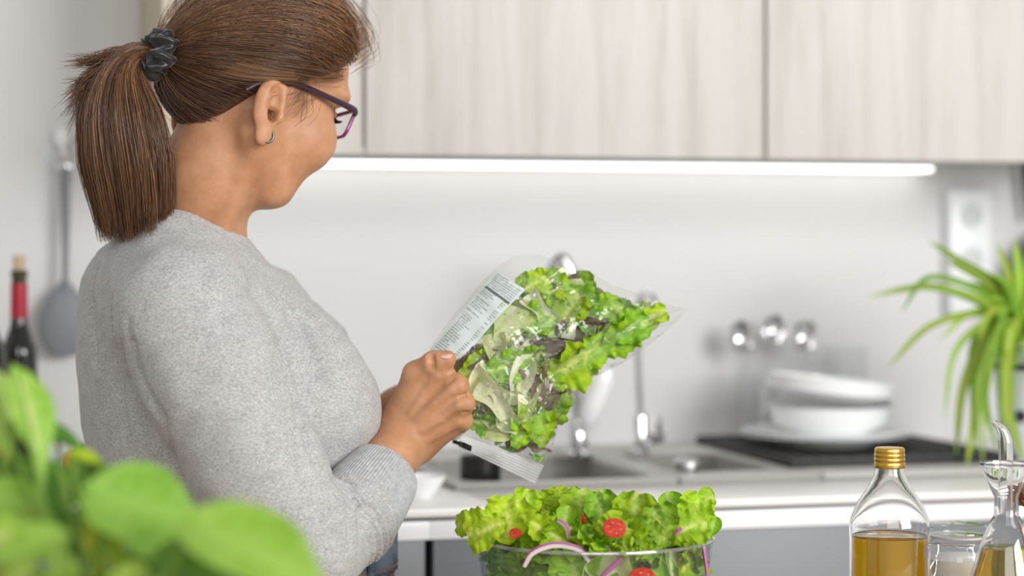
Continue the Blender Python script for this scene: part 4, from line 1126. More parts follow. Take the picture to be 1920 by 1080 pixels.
tag(obj('jeans', (c2w(V), F), M_denim, person, auto=False), 'blue denim jeans')
def ring_at(z, grow, n=120):
    a = np.interp(z, JT[:, 0], JT[:, 1]) + grow; b = np.interp(z, JT[:, 0], JT[:, 2]) + grow
    return np.array([jc(.004 + a * math.cos(t), b * math.sin(t), z) for t in np.linspace(0, 2 * math.pi, n, endpoint=False)])
wb = bridge([ring_at(bz(1003), -.006), ring_at(bz(1000), .001), ring_at(bz(1002), .0045), ring_at(bz(1060), .0045), ring_at(bz(1064), .001)])
obj('waistband', (c2w(wb[0]), wb[1]), M_denim, person)
for zz in (bz(1012), bz(1055), bz(1072)):
    obj('stitching', (lambda vf: (c2w(vf[0]), vf[1]))(tube(ring_at(zz, .0048 if zz > bz(1063) else .0012), .0009, 6, closed=True)), M_thread, person)
for ang in (-.35, .12, .75, -1.1, 2.4):
    a, b = .168, .17; c = jc(.004 + (a + .0065) * math.cos(ang), (b + .0065) * math.sin(ang), 0); tv = -math.sin(ang) * b_f * a + math.cos(ang) * b_r * b; tv /= np.linalg.norm(tv)
    path = np.array([c + [0, 0, bz(y)] for y in (996, 1010, 1035, 1060, 1072)])
    obj('belt_loop', (lambda vf: (c2w(vf[0]), vf[1]))(sheet(path, np.tile(tv, (5, 1)), np.full(5, .012), .003)), M_denim, person)
M_shoe = mat('white_shoe', (.7, .7, .69), .5)
for s in (1, -1):
    sv, sf = ellipsoid((0, 0, 0), (.125, .044, .045), 28, 14)
    sv[:, 2] = np.maximum(sv[:, 2], -.030); sv[:, 2] *= np.where(sv[:, 2] > 0, 1 - .35 * np.clip(sv[:, 0] / .12, -.3, 1), 1)
    w_ = np.array([jc(.035 + v[0], s * .085 + v[1], v[2] + .0305) for v in sv])
    obj('shoe', (c2w(w_), sf), M_shoe, person)
# ---------------------------------------------------------------- the table and what stands on it
M_table = mat('table_wood', (.50, .36, .25), .45, col2=(.58, .43, .31), nscale=12, nstretch=(.6, 6, 6))
ty0, ty1 = CY + .95, CY + 2.212
tx0, tx1 = -.42, 1.75
tb = thing('table', ((tx0 + tx1) / 2, (ty0 + ty1) / 2, 0), 'pale wooden table carrying the salad bowl, the oil bottles and the leafy plant', 'table')
obj('tabletop', box(tx0, tx1, ty0, ty1, ZT - .035, ZT, .004), M_table, tb)
for x in (tx0 + .06, tx1 - .06):
    for y in (ty0 + .06, ty1 - .06): obj('leg', box(x - .03, x + .03, y - .03, y + .03, 0, ZT - .034, .004), M_table, tb)

# ---- leaves
def leaf_mesh(name, kind, seed, nu=32, nv=14):
    """unit leaf: length 1 along +x, blade across y, +z the upper face"""
    r = np.random.default_rng(seed); V = []; UV = []
    ph = r.random(6) * 6.28
    for i in range(nu + 1):
        u = i / nu
        if kind == 'frill': wd = .10 + .40 * math.sin(min(1, u * 1.08) * math.pi * .62) ** 1.2 * (1 - max(0, u - .9) * 3.5)
        elif kind == 'spoon': wd = .05 + .30 * max(0, (u - .25) / .75) ** .6 * math.sqrt(max(0.0, 1 - max(0, (u - .55) / .46) ** 2.2)) * 1.25
        elif kind == 'chunk': wd = .34 + .10 * math.sin(u * 5 + ph[0]) * (1 if .1 < u < .9 else .6)
        elif kind == 'shred': wd = .12 + .05 * math.sin(u * 9 + ph[0])
        else: wd = .36 * math.sin(min(1, u * 1.05 + .05) * math.pi) ** .7
        for j in range(nv + 1):
            v = -1 + 2 * j / nv; av = abs(v)
            jit = 1 + (.035 * math.sin(u * 13 + ph[1] + (3 if v > 0 else 0)) + .03 * math.sin(u * 34 + ph[2])) * av ** 3 if kind in ('frill', 'purple') else 1 + .04 * math.sin(u * 13 + ph[1]) * av
            x = u + (.03 * math.cos(v * 7 + ph[4]) * max(0, u - .75) * 4 if kind in ('frill', 'purple') else 0); y = wd * v * jit
            if kind == 'frill': z = .30 * wd * av ** 1.5 + .11 * av ** 2.4 * (.3 + u) * math.sin(u * 15 + ph[3] + (2 if v > 0 else 0)) + .055 * av ** 3 * math.sin(u * 37 + ph[5]) + .05 * math.sin(v * 7 + ph[0]) * u + (.09 * max(0, u - .7) * 3 * math.sin(v * 9 + ph[2]))
            elif kind == 'purple': z = .12 * av ** 2 * math.sin(u * 13 + ph[3] + (2 if v > 0 else 0)) + .04 * math.sin(v * 5 + ph[0])
            elif kind == 'chunk': z = .18 * v * v + .06 * math.sin(u * 6 + ph[3]) * av + .05 * math.sin(v * 4 + u * 5 + ph[1])
            else: z = .20 * v * v * wd / .3 + .03 * math.sin(u * 8 + ph[3])
            bend = {'frill': .45, 'spoon': .25, 'chunk': .35, 'shred': .8, 'purple': .2}[kind]
            z += -bend * (u - .35) ** 2 + bend * .12
            V.append((x, y, z)); UV.append((u, (v + 1) / 2))
    F = [(i * (nv + 1) + j, (i + 1) * (nv + 1) + j, (i + 1) * (nv + 1) + j + 1, i * (nv + 1) + j + 1) for i in range(nu) for j in range(nv)]
    V = np.array(V); V[:, 0] -= .5
    me = mesh(name, V, F)
    uvl = me.uv_layers.new(name='UVMap'); li = np.zeros(len(me.loops), np.int32); me.loops.foreach_get('vertex_index', li)
    uvl.data.foreach_set('uv', np.array(UV, np.float32)[li].ravel())
    return me
ML = {'lime': leaf_mat('lime_lettuce', (.41, .62, .018), (.68, .80, .20), (.29, .51, .012), .28, vein=.22),
      'green': leaf_mat('green_lettuce', (.30, .53, .035), (.60, .75, .22), (.19, .40, .02), .25, vein=.25),
      'spoonleaf': leaf_mat('round_salad_leaf', (.30, .54, .022), (.50, .68, .14), None, .25, rough=.35),
      'pale': leaf_mat('pale_lettuce', (.66, .78, .30), (.88, .90, .60), (.74, .82, .40), .35, vein=.2, ribw=(.0, .6)),
      'cream': leaf_mat('cream_lettuce_heart', (.84, .87, .58), (.92, .92, .76), None, .30, vein=.25, ribw=(.0, .7)),
      'purple': leaf_mat('purple_lettuce', (.15, .085, .075), (.38, .27, .18), (.20, .17, .075), .2, vein=.4, var=.25)}
LM = {}
for mk, kd in (('lime', 'frill'), ('green', 'frill'), ('spoonleaf', 'spoon'), ('pale', 'chunk'), ('cream', 'chunk'), ('purple', 'purple')):
    LM[mk] = []
    for s in range(5):
        me = leaf_mesh(mk + '_leaf', kd, 11 * s + len(mk)); me.materials.append(ML[mk]); LM[mk].append(me)
LM['shred'] = []
for s in range(3):
    me = leaf_mesh('shred_leaf', 'shred', s + 40, 10, 4); me.materials.append(ML['cream']); LM['shred'].append(me)
LM['frisee'] = []
for s in range(3):
    me = leaf_mesh('frisee_leaf', 'frill', s + 70); me.materials.append(ML['lime']); LM['frisee'].append(me)
def place_leaf(root, me, c, xdir, zdir, size, wid=1.0, name='lettuce_leaf'):
    x = Vector(xdir).normalized(); z = Vector(zdir); z = (z - x * z.dot(x)).normalized(); y = z.cross(x)
    M_ = Matrix((x, y, z)).transposed().to_4x4() @ Matrix.Diagonal((size, size * wid, size, 1)); 
    o = link(name, me, root); M_.translation = Vector(np.asarray(c) - OFF[root.name]); o.matrix_local = M_
    return o
rl = np.random.default_rng(21)
def rnd3(): 
    v = rl.normal(0, 1, 3); return v / np.linalg.norm(v)

# ---- salad bowl
DBW = 2.24
bc = P(1114, 1006, DBW); RIM = bc[2]; RB = 224 / FPX * DBW
hb = RIM - ZT
bowl_base = np.array([bc[0], bc[1], ZT + .0005])
M_bowl = film('bowl_glass', (.972, .985, .98), 1.0, .035, .012, .03)
prof_o = [(0, 0), (RB * .47, 0), (RB * .61, .004), (RB * .80, hb * .22), (RB * .90, hb * .50), (RB * .965, hb * .82), (RB * .992, hb - .004), (RB * 1.0, hb - .0015), (RB * .992, hb), (RB * .975, hb - .002),
          (RB * .945, hb * .80), (RB * .88, hb * .50), (RB * .78, hb * .24), (RB * .64, .010), (RB * .5, .007), (0, .007)]
bowl = tag(obj('salad_bowl', lathe(prof_o, bowl_base, 96), M_bowl, None, origin=bowl_base, auto=False), 'large clear glass bowl full of salad on the table', 'bowl')
obj_rim = bridge([[(bowl_base[0] + r * math.cos(a), bowl_base[1] + r * math.sin(a), bowl_base[2] + z) for a in np.linspace(0, 6.28318, 96, endpoint=False)] for r, z in ((RB * .985, hb - .003), (RB * 1.004, hb - .0025), (RB * 1.006, hb - .0005), (RB * .997, hb + .0012), (RB * .978, hb + .0004), (RB * .975, hb - .002))])
obj('rim', obj_rim, film('glass_rim', (.90, .93, .92), 1.3, .22, .10, .08), bowl)
salad = thing('bowl_salad', bowl_base + [0, 0, .01], 'heap of bright green lettuce leaves filling the glass bowl', 'salad')
def rin(z):
    return np.interp(z, [0, .01, hb * .24, hb * .5, hb * .8, hb], [RB * .5, RB * .62, RB * .77, RB * .87, RB * .935, RB * .96])
def px_of(w_):
    q = np.asarray(w_) - CAM; d = q @ FW; return 960 + FPX * (q @ RT) / d, HY - FPX * q[2] / d
# leaves seen through the glass wall (near half) standing up against it
for lvl, n, sz in ((.30, 17, .060), (.56, 22, .062), (.80, 26, .064)):
    for k in range(n):
        a = 2 * math.pi * (k + rl.random() * .7) / n
        z = hb * lvl + rl.normal(0, .008); R = rin(z) - .016 - .008 * rl.random()
        out = np.array([math.cos(a), math.sin(a), 0]); c = bowl_base + out * R + [0, 0, z]
        t_ = np.array([-math.sin(a), math.cos(a), 0]); xd = t_ * rl.normal(0, .8) + np.array([0, 0, 1]) * rl.choice([1, 1, -.6]) + rl.normal(0, .15, 3)
        xd = xd - out * (xd @ out) * .8
        mk = rl.choice(['lime', 'green', 'pale', 'spoonleaf', 'lime', 'green'])
        place_leaf(salad, LM[mk][rl.integers(5)], c, xd, out + rl.normal(0, .25, 3), sz * rl.uniform(.75, 1.05), rl.uniform(.7, 1.0))
# inner fill
for k in range(26):
    a = rl.random() * 6.28; r_ = RB * .7 * math.sqrt(rl.random()); c = bowl_base + [r_ * math.cos(a), r_ * math.sin(a), hb * rl.uniform(.75, 1.0)]
    place_leaf(salad, LM[rl.choice(['lime', 'green'])][rl.integers(5)], c, rnd3(), np.array([0, 0, 1]) + .5 * rnd3(), .07 * rl.uniform(.8, 1.1))
# the heap above the rim
FRONT = -FW * np.array([1, 1, 0])
def heap_top(px):      # outline of the heap in the photograph
    return np.interp(px, [880, 900, 940, 975, 1000, 1040, 1075, 1100, 1130, 1160, 1200, 1240, 1270, 1310, 1345], [985, 968, 962, 940, 962, 932, 930, 938, 928, 955, 962, 935, 950, 935, 990])
for k in range(190):
    a = rl.random() * 6.28; r_ = RB * .86 * math.sqrt(rl.random()); c = bowl_base + [r_ * math.cos(a), r_ * math.sin(a), 0]
    pxx, _ = px_of(c + [0, 0, hb]); dd = (c - CAM) @ FW
    ztop = CZ + (HY - heap_top(pxx) - 24) / FPX * dd
    q = rl.random() ** .8
    c[2] = RIM - .006 + (ztop - RIM) * (1 - .65 * (r_ / RB) ** 3) * (.15 + .85 * q)
    sz = rl.uniform(.030, .050)
    mk = rl.choice(['lime', 'lime', 'lime', 'green', 'spoonleaf', 'frisee', 'spoonleaf'])
    up = np.array([0, 0, 1.0]); xd = up * rl.uniform(.1, 1.0) + rnd3() * .9; nd = FRONT * .8 + up * .6 + rnd3() * .9
    if mk == 'spoonleaf': sz *= .8
    place_leaf(salad, LM[mk][rl.integers(len(LM[mk]))], c, xd, nd, sz, rl.uniform(.8, 1.15))
# individually visible leaves : px, py, dd, dir px (x,y), type, size px
for px, py, dd, dx, dy, mk, spx, wd in [(912, 1000, -.09, -1, -.35, 'lime', 110, 1.1), (955, 985, -.085, .25, 1, 'lime', 120, 1.1), (1010, 1000, -.11, .7, -.75, 'lime', 120, .7), (985, 958, -.05, .1, 1, 'lime', 90, .9),
    (1060, 958, -.02, .1, 1, 'lime', 100, 1.1), (1088, 962, -.04, .1, 1, 'frisee', 100, 1.2), (1131, 950, -.03, 0, 1, 'spoonleaf', 66, 1.5), (1098, 1008, -.12, .55, -1, 'spoonleaf', 90, .9), (1192, 980, -.08, .2, 1, 'lime', 130, .9),
    (1150, 1012, -.12, 1, -.1, 'spoonleaf', 95, 1.0), (1130, 972, -.07, -.3, 1, 'green', 110, .8), (1258, 958, -.02, -.1, 1, 'spoonleaf', 76, 1.3), (1316, 946, -.02, .9, .3, 'spoonleaf', 70, 1.3), (1300, 975, -.04, .5, 1, 'lime', 110, .9),
    (1335, 1000, -.03, .3, 1, 'spoonleaf', 66, 1.0), (1290, 1000, -.09, 1, .4, 'frisee', 105, 1.0), (1240, 995, -.10, -.2, 1, 'green', 110, .9), (1020, 962, -.02, -.4, 1, 'lime', 90, .8), (1225, 1010, -.11, -1, .2, 'green', 90, .9),
    (1170, 1020, -.115, .9, -.3, 'spoonleaf', 80, 1.1), (880, 992, -.05, -1, -.1, 'lime', 70, 1.0), (1042, 1012, -.12, -.6, .6, 'frisee', 90, .9), (1060, 985, -.10, .3, .9, 'spoonleaf', 80, 1.0)]:
    d_ = DBW + max(dd, -.094); s = spx * .74 / FPX * d_
    place_leaf(salad, LM[mk][rl.integers(len(LM[mk]))], P(px, py - 8, d_), dx * RT + dy * UP + .15 * rnd3(), FRONT + .35 * UP + .3 * rnd3(), s, wd)
# tomatoes
M_tom = mat('tomato_skin', (.50, .020, .010), .35, coat=.15); M_tomf = mat('tomato_flesh', (.36, .014, .008), .6, col2=(.46, .05, .025), nscale=150, spec=.2); M_seed = mat('tomato_seed', (.50, .26, .08), .4)
def tomato(px, py, dd, rpx, tilt, label):
    d_ = DBW + dd; c = P(px, py, d_); R = rpx / FPX * d_
    t = thing('tomato_half', c, label, 'tomato', 'cherry tomato halves in the salad')
    n = FRONT + UP * tilt[1] + RT * tilt[0]; n /= np.linalg.norm(n); u = np.cross(n, UP); u /= np.linalg.norm(u); v = np.cross(u, n)
    def tf(V): V = np.asarray(V); return c + V[:, 0:1] * u * 1.2 + V[:, 1:2] * v + V[:, 2:3] * n
    V, F = lathe([(R, 0), (R * .97, -R * .3), (R * .75, -R * .68), (R * .4, -R * .93), (0, -R)], (0, 0, 0), 28); obj('skin', (tf(V), F), M_tom, t)
    V, F = lathe([(R, 0), (R * .98, R * .03), (R * .85, R * .03), (R * .6, -R * .01), (R * .25, R * .03), (0, R * .03)], (0, 0, 0), 28); obj('cut_face', (tf(V), F), M_tomf, t)
    for k in range(6):
        a = 6.28 * k / 6 + .3; obj('seed', (lambda vf: (tf(vf[0]), vf[1]))(ellipsoid((R * .55 * math.cos(a), R * .55 * math.sin(a), R * .02), (R * .11, R * .07, R * .05), 8, 6)), M_seed, t)
tomato(1152, 990, -.125, 19, (.25, .35), 'cherry tomato half at the middle front of the salad, cut side out')
tomato(1081, 975, -.085, 15, (-.6, .5), 'smaller cherry tomato half left of the middle, among lettuce')
tomato(1205, 1086, -.118, 22, (.2, .2), 'cherry tomato half low in the bowl behind the glass')
tomato(966, 1000, -.10, 10, (-.3, .3), 'tiny tomato piece at the left side of the salad')
# red onion slices
M_on = mat('onion_white', (.80, .74, .76), .3, coat=.3); M_onp = mat('onion_purple', (.45, .12, .34), .35, coat=.2)
def onion(pts, wpx, label, dd, purple=M_on):
    q = smooth_path([P(x, y, DBW + dd + e) for x, y, e in pts], 22); t = thing('onion_slice', q[0], label, 'onion', 'red onion slices in the salad')
    wv = np.tile(FRONT * .5 + UP * .85, (22, 1)); T = np.gradient(q, axis=0); T /= np.linalg.norm(T, axis=1)[:, None]; wv = wv - T * (wv * T).sum(1)[:, None]; wv /= np.linalg.norm(wv, axis=1)[:, None]
    wd = np.full(22, .72 * wpx / FPX * DBW) * (.55 + .45 * np.sin(np.linspace(.25, 2.9, 22)))
    obj('flesh', sheet(q, wv, wd, .0022), purple, t)
    obj('purple_edge', sheet(q + wv * (wd / 2)[:, None], wv, wd * .18, .0026), M_onp, t)
onion([(983, 1062, .0), (1000, 1036, -.01), (1040, 1022, -.014), (1085, 1030, -.012), (1104, 1052, .0)], 14, 'large curved red onion slice hanging over the front rim of the bowl', -.105)
onion([(1128, 1082, 0), (1148, 1063, 0), (1166, 1046, 0)], 13, 'straight purple onion strip behind the front glass of the bowl', -.112, M_onp)
onion([(1046, 975, 0), (1062, 988, -.004), (1066, 1010, 0)], 12, 'pale onion slice between lettuce leaves left of the tomatoes', -.10)
onion([(1266, 1003, 0), (1278, 990, 0)], 9, 'short purple onion piece at the right side of the heap', -.10, M_onp)
onion([(1314, 1000, 0), (1320, 1035, -.002), (1326, 1078, 0)], 12, 'purple onion strip at the right side inside the glass bowl', -.055, M_onp)

# ---- the bag of salad
BAG = np.array([(925, 505), (945, 492), (962, 480), (990, 478), (1012, 478), (1060, 490), (1085, 500), (1110, 512), (1150, 535), (1185, 546), (1215, 555), (1255, 572), (1292, 580), (1270, 601), (1250, 620), (1200, 660), (1165, 682), (1130, 700), (1095, 714), (1076, 722),
   (1082, 745), (1060, 775), (1045, 810), (1034, 842), (1018, 874), (940, 842), (862, 812), (846, 800), (836, 745), (832, 700), (812, 672), (803, 655), (850, 590), (890, 545)], float)
BC = np.array([995., 680.]); DBAG = 2.408
def resample(poly, n):
    q = np.vstack([poly, poly[:1]]); s = np.r_[0, np.cumsum(np.linalg.norm(np.diff(q, axis=0), axis=1))]
    t = np.linspace(0, s[-1], n, endpoint=False); return np.stack([np.interp(t, s, q[:, 0]), np.interp(t, s, q[:, 1])], 1)
BR = resample(BAG, 200); BA = np.arctan2(BR[:, 1] - BC[1], BR[:, 0] - BC[0]); BL = np.linalg.norm(BR - BC, axis=1); _o = np.argsort(BA); BAo, BLo = BA[_o], BL[_o]
def plane_d(px, py): return DBAG + (px - 850) * .00011 - (py - 690) * .00010
def bag_s(px, py):
    a = np.arctan2(py - BC[1], px - BC[0]); return np.hypot(px - BC[0], py - BC[1]) / np.interp(a, BAo, BLo, period=2 * np.pi)
def bag_h(px, py):
    s = np.clip(bag_s(px, py), 0, 1); return .034 * (1 - s ** 2.2) ** .75
def wrk(px, py): return 1.6 * .0016 * np.sin(px * .045 + 2.2 * np.sin(py * .03)) * np.sin(py * .05 - px * .018) + .0011 * np.sin(px * .11 - py * .07 + 2 * np.sin(px * .02))
bag_o = P(1000, 690, DBAG * .985)
bag = thing('salad_bag', bag_o, 'clear plastic bag of mixed lettuce held in the woman\'s hands', 'bag')
def bag_side(sgn, ns=22, na=200):
    V = []; F = []
    for i in range(ns + 1):
        s = i / ns
        for k in range(na):
            px, py = BC + (BR[k] - BC) * s; d = plane_d(px, py) - sgn * bag_h(px, py) + wrk(px, py) * min(1, (1 - s) * 6) * sgn
            d += .0022 * math.sin(k * .9) * s ** 6 + .0013 * math.sin(k * 2.3) * s ** 4
            V.append(JJ(px, py, d))
    for i in range(ns):
        for k in range(na):
            k2 = (k + 1) % na; q = (i * na + k, i * na + k2, (i + 1) * na + k2, (i + 1) * na + k); F.append(q if sgn > 0 else q[::-1])
    return c2w(np.array(V)), F
M_film = film('plastic_film', (.985, .99, .985), 1.3, .045, .035, .07, bump=1.6, bscale=42)
M_seal = film('crimped_seal', (.93, .94, .94), 1.3, .08, .34, .2, bump=.5, bscale=90)
for nm, sg in (('front_film', 1), ('back_film', -1)): obj(nm, bag_side(sg), M_film, bag, auto=False)
def ribbed(quad, nu, nv, ribs, amp, dd=0, follow=False):
    q = np.array(quad, float); V = []; F = []
    for i in range(nu + 1):
        u = i / nu
        for j in range(nv + 1):
            v = j / nv; px, py = (q[0] * (1 - u) + q[1] * u) * (1 - v) + (q[3] * (1 - u) + q[2] * u) * v
            d = plane_d(px, py) + dd + amp * math.sin(v * ribs * 6.283) + .0025 * math.sin(u * 9 + v)
            if follow: d = plane_d(px, py) - bag_h(px, py) + dd + wrk(px, py) * .5
            V.append(JJ(px, py, d))
    for i in range(nu):
        for j in range(nv): F.append((i * (nv + 1) + j, (i + 1) * (nv + 1) + j, (i + 1) * (nv + 1) + j + 1, i * (nv + 1) + j + 1))
    UV = [(i / nu, j / nv) for i in range(nu + 1) for j in range(nv + 1)]
    return c2w(np.array(V)), F, UV
def uvobj(name, vfu, mat_, parent):
    o = obj(name, vfu[:2], mat_, parent, auto=False); me = o.data; uvl = me.uv_layers.new(name='UVMap'); li = np.zeros(len(me.loops), np.int32); me.loops.foreach_get('vertex_index', li)
    uvl.data.foreach_set('uv', np.array(vfu[2], np.float32)[li].ravel()); return o
tag(uvobj('seal', ribbed([(858, 808), (1020, 872), (1003, 907), (846, 832)], 40, 36, 7, .0009), M_seal, bag), 'ribbed crimped seal strip along the lower edge')
M_ink = mat('black_ink', (.012, .011, .010), .5)
obj('printed_mark', ribbed([(850, 824), (864, 829), (862, 835), (848, 830)], 4, 2, 0, 0, -.0022)[:2], M_ink, bag)
obj('printed_mark', ribbed([(862, 826), (885, 836), (883, 847), (860, 836)], 4, 2, 0, 0, -.0022)[:2], M_ink, bag)
def label_mat():
    m, nt, b, out = new_mat('printed_label')
    uv = N(nt, 'ShaderNodeUVMap'); sx = N(nt, 'ShaderNodeSeparateXYZ'); nt.links.new(uv.outputs[0], sx.inputs[0])
    def M_(op, a, b_=None, c=None):
        n = N(nt, 'ShaderNodeMath', operation=op)
        for i, x in enumerate((a, b_, c)):
            if x is None: continue
            if isinstance(x, (int, float)): n.inputs[i].default_value = x
            else: nt.links.new(x, n.inputs[i])
        return n.outputs[0]
    u, v = sx.outputs[0], sx.outputs[1]                          # v runs down the label, u across
    rows = 40
    fr = M_('FRACT', M_('MULTIPLY', v, rows)); row = M_('FLOOR', M_('MULTIPLY', v, rows))
    line = M_('MULTIPLY', M_('GREATER_THAN', fr, .30), M_('LESS_THAN', fr, .74))
    cx = N(nt, 'ShaderNodeCombineXYZ'); nt.links.new(M_('MULTIPLY', u, 46), cx.inputs[0]); nt.links.new(M_('MULTIPLY', row, 7.3), cx.inputs[1])
    no = N(nt, 'ShaderNodeTexNoise', i_Scale=1.0, i_Detail=1); nt.links.new(cx.outputs[0], no.inputs['Vector'])
    word = M_('GREATER_THAN', no.outputs[0], .44)
    wn = N(nt, 'ShaderNodeTexWhiteNoise', noise_dimensions='1D'); nt.links.new(row, wn.inputs['W'])
    left = M_('LESS_THAN', u, M_('MULTIPLY_ADD', wn.outputs[0], .36, .26)); right = M_('MULTIPLY', M_('GREATER_THAN', u, .76), M_('LESS_THAN', u, M_('MULTIPLY_ADD', wn.outputs[0], .08, .86)))
    has = M_('GREATER_THAN', wn.outputs[0], .12)
    body = M_('MULTIPLY', M_('MULTIPLY', M_('MAXIMUM', left, M_('MULTIPLY', right, M_('GREATER_THAN', v, .2))), M_('GREATER_THAN', u, .05)), has)
    ink = M_('MULTIPLY', M_('MULTIPLY', M_('MULTIPLY', line, word), body), .8)
    top = M_('MULTIPLY', M_('MULTIPLY', M_('LESS_THAN', v, .17), M_('GREATER_THAN', v, .03)), M_('MULTIPLY', M_('MULTIPLY', line, word), M_('MULTIPLY', M_('GREATER_THAN', u, .06), M_('LESS_THAN', u, .93))))
    bar = M_('MULTIPLY', M_('MULTIPLY', M_('GREATER_THAN', v, .185), M_('LESS_THAN', v, .212)), M_('MULTIPLY', M_('GREATER_THAN', u, .05), M_('LESS_THAN', u, .95)))
    blk = M_('MULTIPLY', M_('MULTIPLY', M_('GREATER_THAN', v, .955), M_('LESS_THAN', v, .985)), M_('MULTIPLY', M_('GREATER_THAN', u, .66), M_('LESS_THAN', u, .80)))
    tot = M_('MAXIMUM', M_('MAXIMUM', ink, M_('MULTIPLY', top, .75)), M_('MAXIMUM', bar, blk))
    mx = N(nt, 'ShaderNodeMix', data_type='RGBA'); mx.inputs[6].default_value = (.56, .62, .61, 1); mx.inputs[7].default_value = (.09, .11, .11, 1)
    nt.links.new(tot, mx.inputs[0]); nt.links.new(mx.outputs[2], b.inputs['Base Color']); b.inputs['Roughness'].default_value = .3; b.inputs['Coat Weight'].default_value = .3
    return m
LT = np.array([(930, 510), (892, 552), (852, 602), (806, 658)], float); RTc = np.array([(986, 543), (938, 590), (896, 640), (846, 684)], float)
def label_geo(nu=16, nv=40):
    V = []; UV = []; F = []
    for i in range(nu + 1):
        for j in range(nv + 1):
            u, v = i / nu, j / nv; k = np.linspace(0, 1, 4)
            l = np.array([np.interp(v, k, LT[:, 0]), np.interp(v, k, LT[:, 1])]); r = np.array([np.interp(v, k, RTc[:, 0]), np.interp(v, k, RTc[:, 1])])
            px, py = l * (1 - u) + r * u; d = plane_d(px, py) - bag_h(px, py) + wrk(px, py) * .5 - .0022; V.append(JJ(px, py, d)); UV.append((u, v))
    for i in range(nu):
        for j in range(nv): F.append((i * (nv + 1) + j, (i + 1) * (nv + 1) + j, (i + 1) * (nv + 1) + j + 1, i * (nv + 1) + j + 1))
    return c2w(np.array(V)), F, UV
tag(uvobj('label', label_geo(), label_mat(), bag), 'pale printed label with rows of small dark lines of text')

INN = np.array([(985, 520), (1020, 508), (1060, 508), (1098, 520), (1142, 560), (1245, 578), (1232, 612), (1165, 655), (1098, 695), (1070, 722), (1062, 762), (1040, 815), (1022, 850), (975, 842), (915, 815), (880, 795), (858, 760), (848, 700), (900, 640), (950, 580)], float)
def inside(x, y, poly):
    c = False; j = len(poly) - 1
    for i in range(len(poly)):
        if (poly[i][1] > y) != (poly[j][1] > y) and x < (poly[j][0] - poly[i][0]) * (y - poly[i][1]) / (poly[j][1] - poly[i][1]) + poly[i][0]: c = not c
        j = i
    return c
mix = thing('bagged_salad', bag_o, 'cut lettuce leaves, green, cream and purple, inside the clear bag', 'salad')
def bag_leaf(px, py, mk, spx, ang, wid=1.0, lay=0.0, tilt=.25):
    d = (plane_d(px, py) - bag_h(px, py) * (1 - lay)) + .006
    c = c2w(JJ(px, py, d)); s = spx / FPX * d * .985; a = math.radians(ang)
    nrm = FRONT + tilt * rnd3()
    # lean with the bulge of the bag
    e = 6.0; gx = (bag_h(px + e, py) - bag_h(px - e, py)) / (2 * e * d / FPX); gy = (bag_h(px, py + e) - bag_h(px, py - e)) / (2 * e * d / FPX)
    nrm = nrm + .8 * (-gx * RT + gy * UP)
    place_leaf(mix, LM[mk][rl.integers(len(LM[mk]))], c, math.cos(a) * RT + math.sin(a) * UP, nrm, s, wid)
def fits(x, y, spx, ang, wid):
    a = math.radians(ang)
    for t in np.linspace(0, 6.28, 9)[:-1]:
        e, f = .36 * spx * math.cos(t), .30 * spx * wid * math.sin(t)
        if not inside(x + e * math.cos(a) - f * math.sin(a), y - e * math.sin(a) - f * math.cos(a), INN): return False
    return True
for n_, lay, kinds, sz in ((70, (.70, 1.05), ['green', 'lime', 'purple', 'green', 'lime'], (60, 95)), (64, (.30, .55), ['green', 'lime', 'purple', 'lime', 'pale', 'purple', 'cream', 'green'], (50, 85))):
    cnt_ = tries = 0
    while cnt_ < n_ and tries < 6000:
        tries += 1; x, y = rl.uniform(840, 1250), rl.uniform(500, 860); sz_, an_, wd_ = rl.uniform(*sz) * (1 - tries / 9000), rl.uniform(0, 360), rl.uniform(.7, 1)
        if not fits(x, y, sz_, an_, wd_): continue
        cnt_ += 1; bag_leaf(x, y, rl.choice(kinds), sz_, an_, wd_, rl.uniform(*lay), .25)
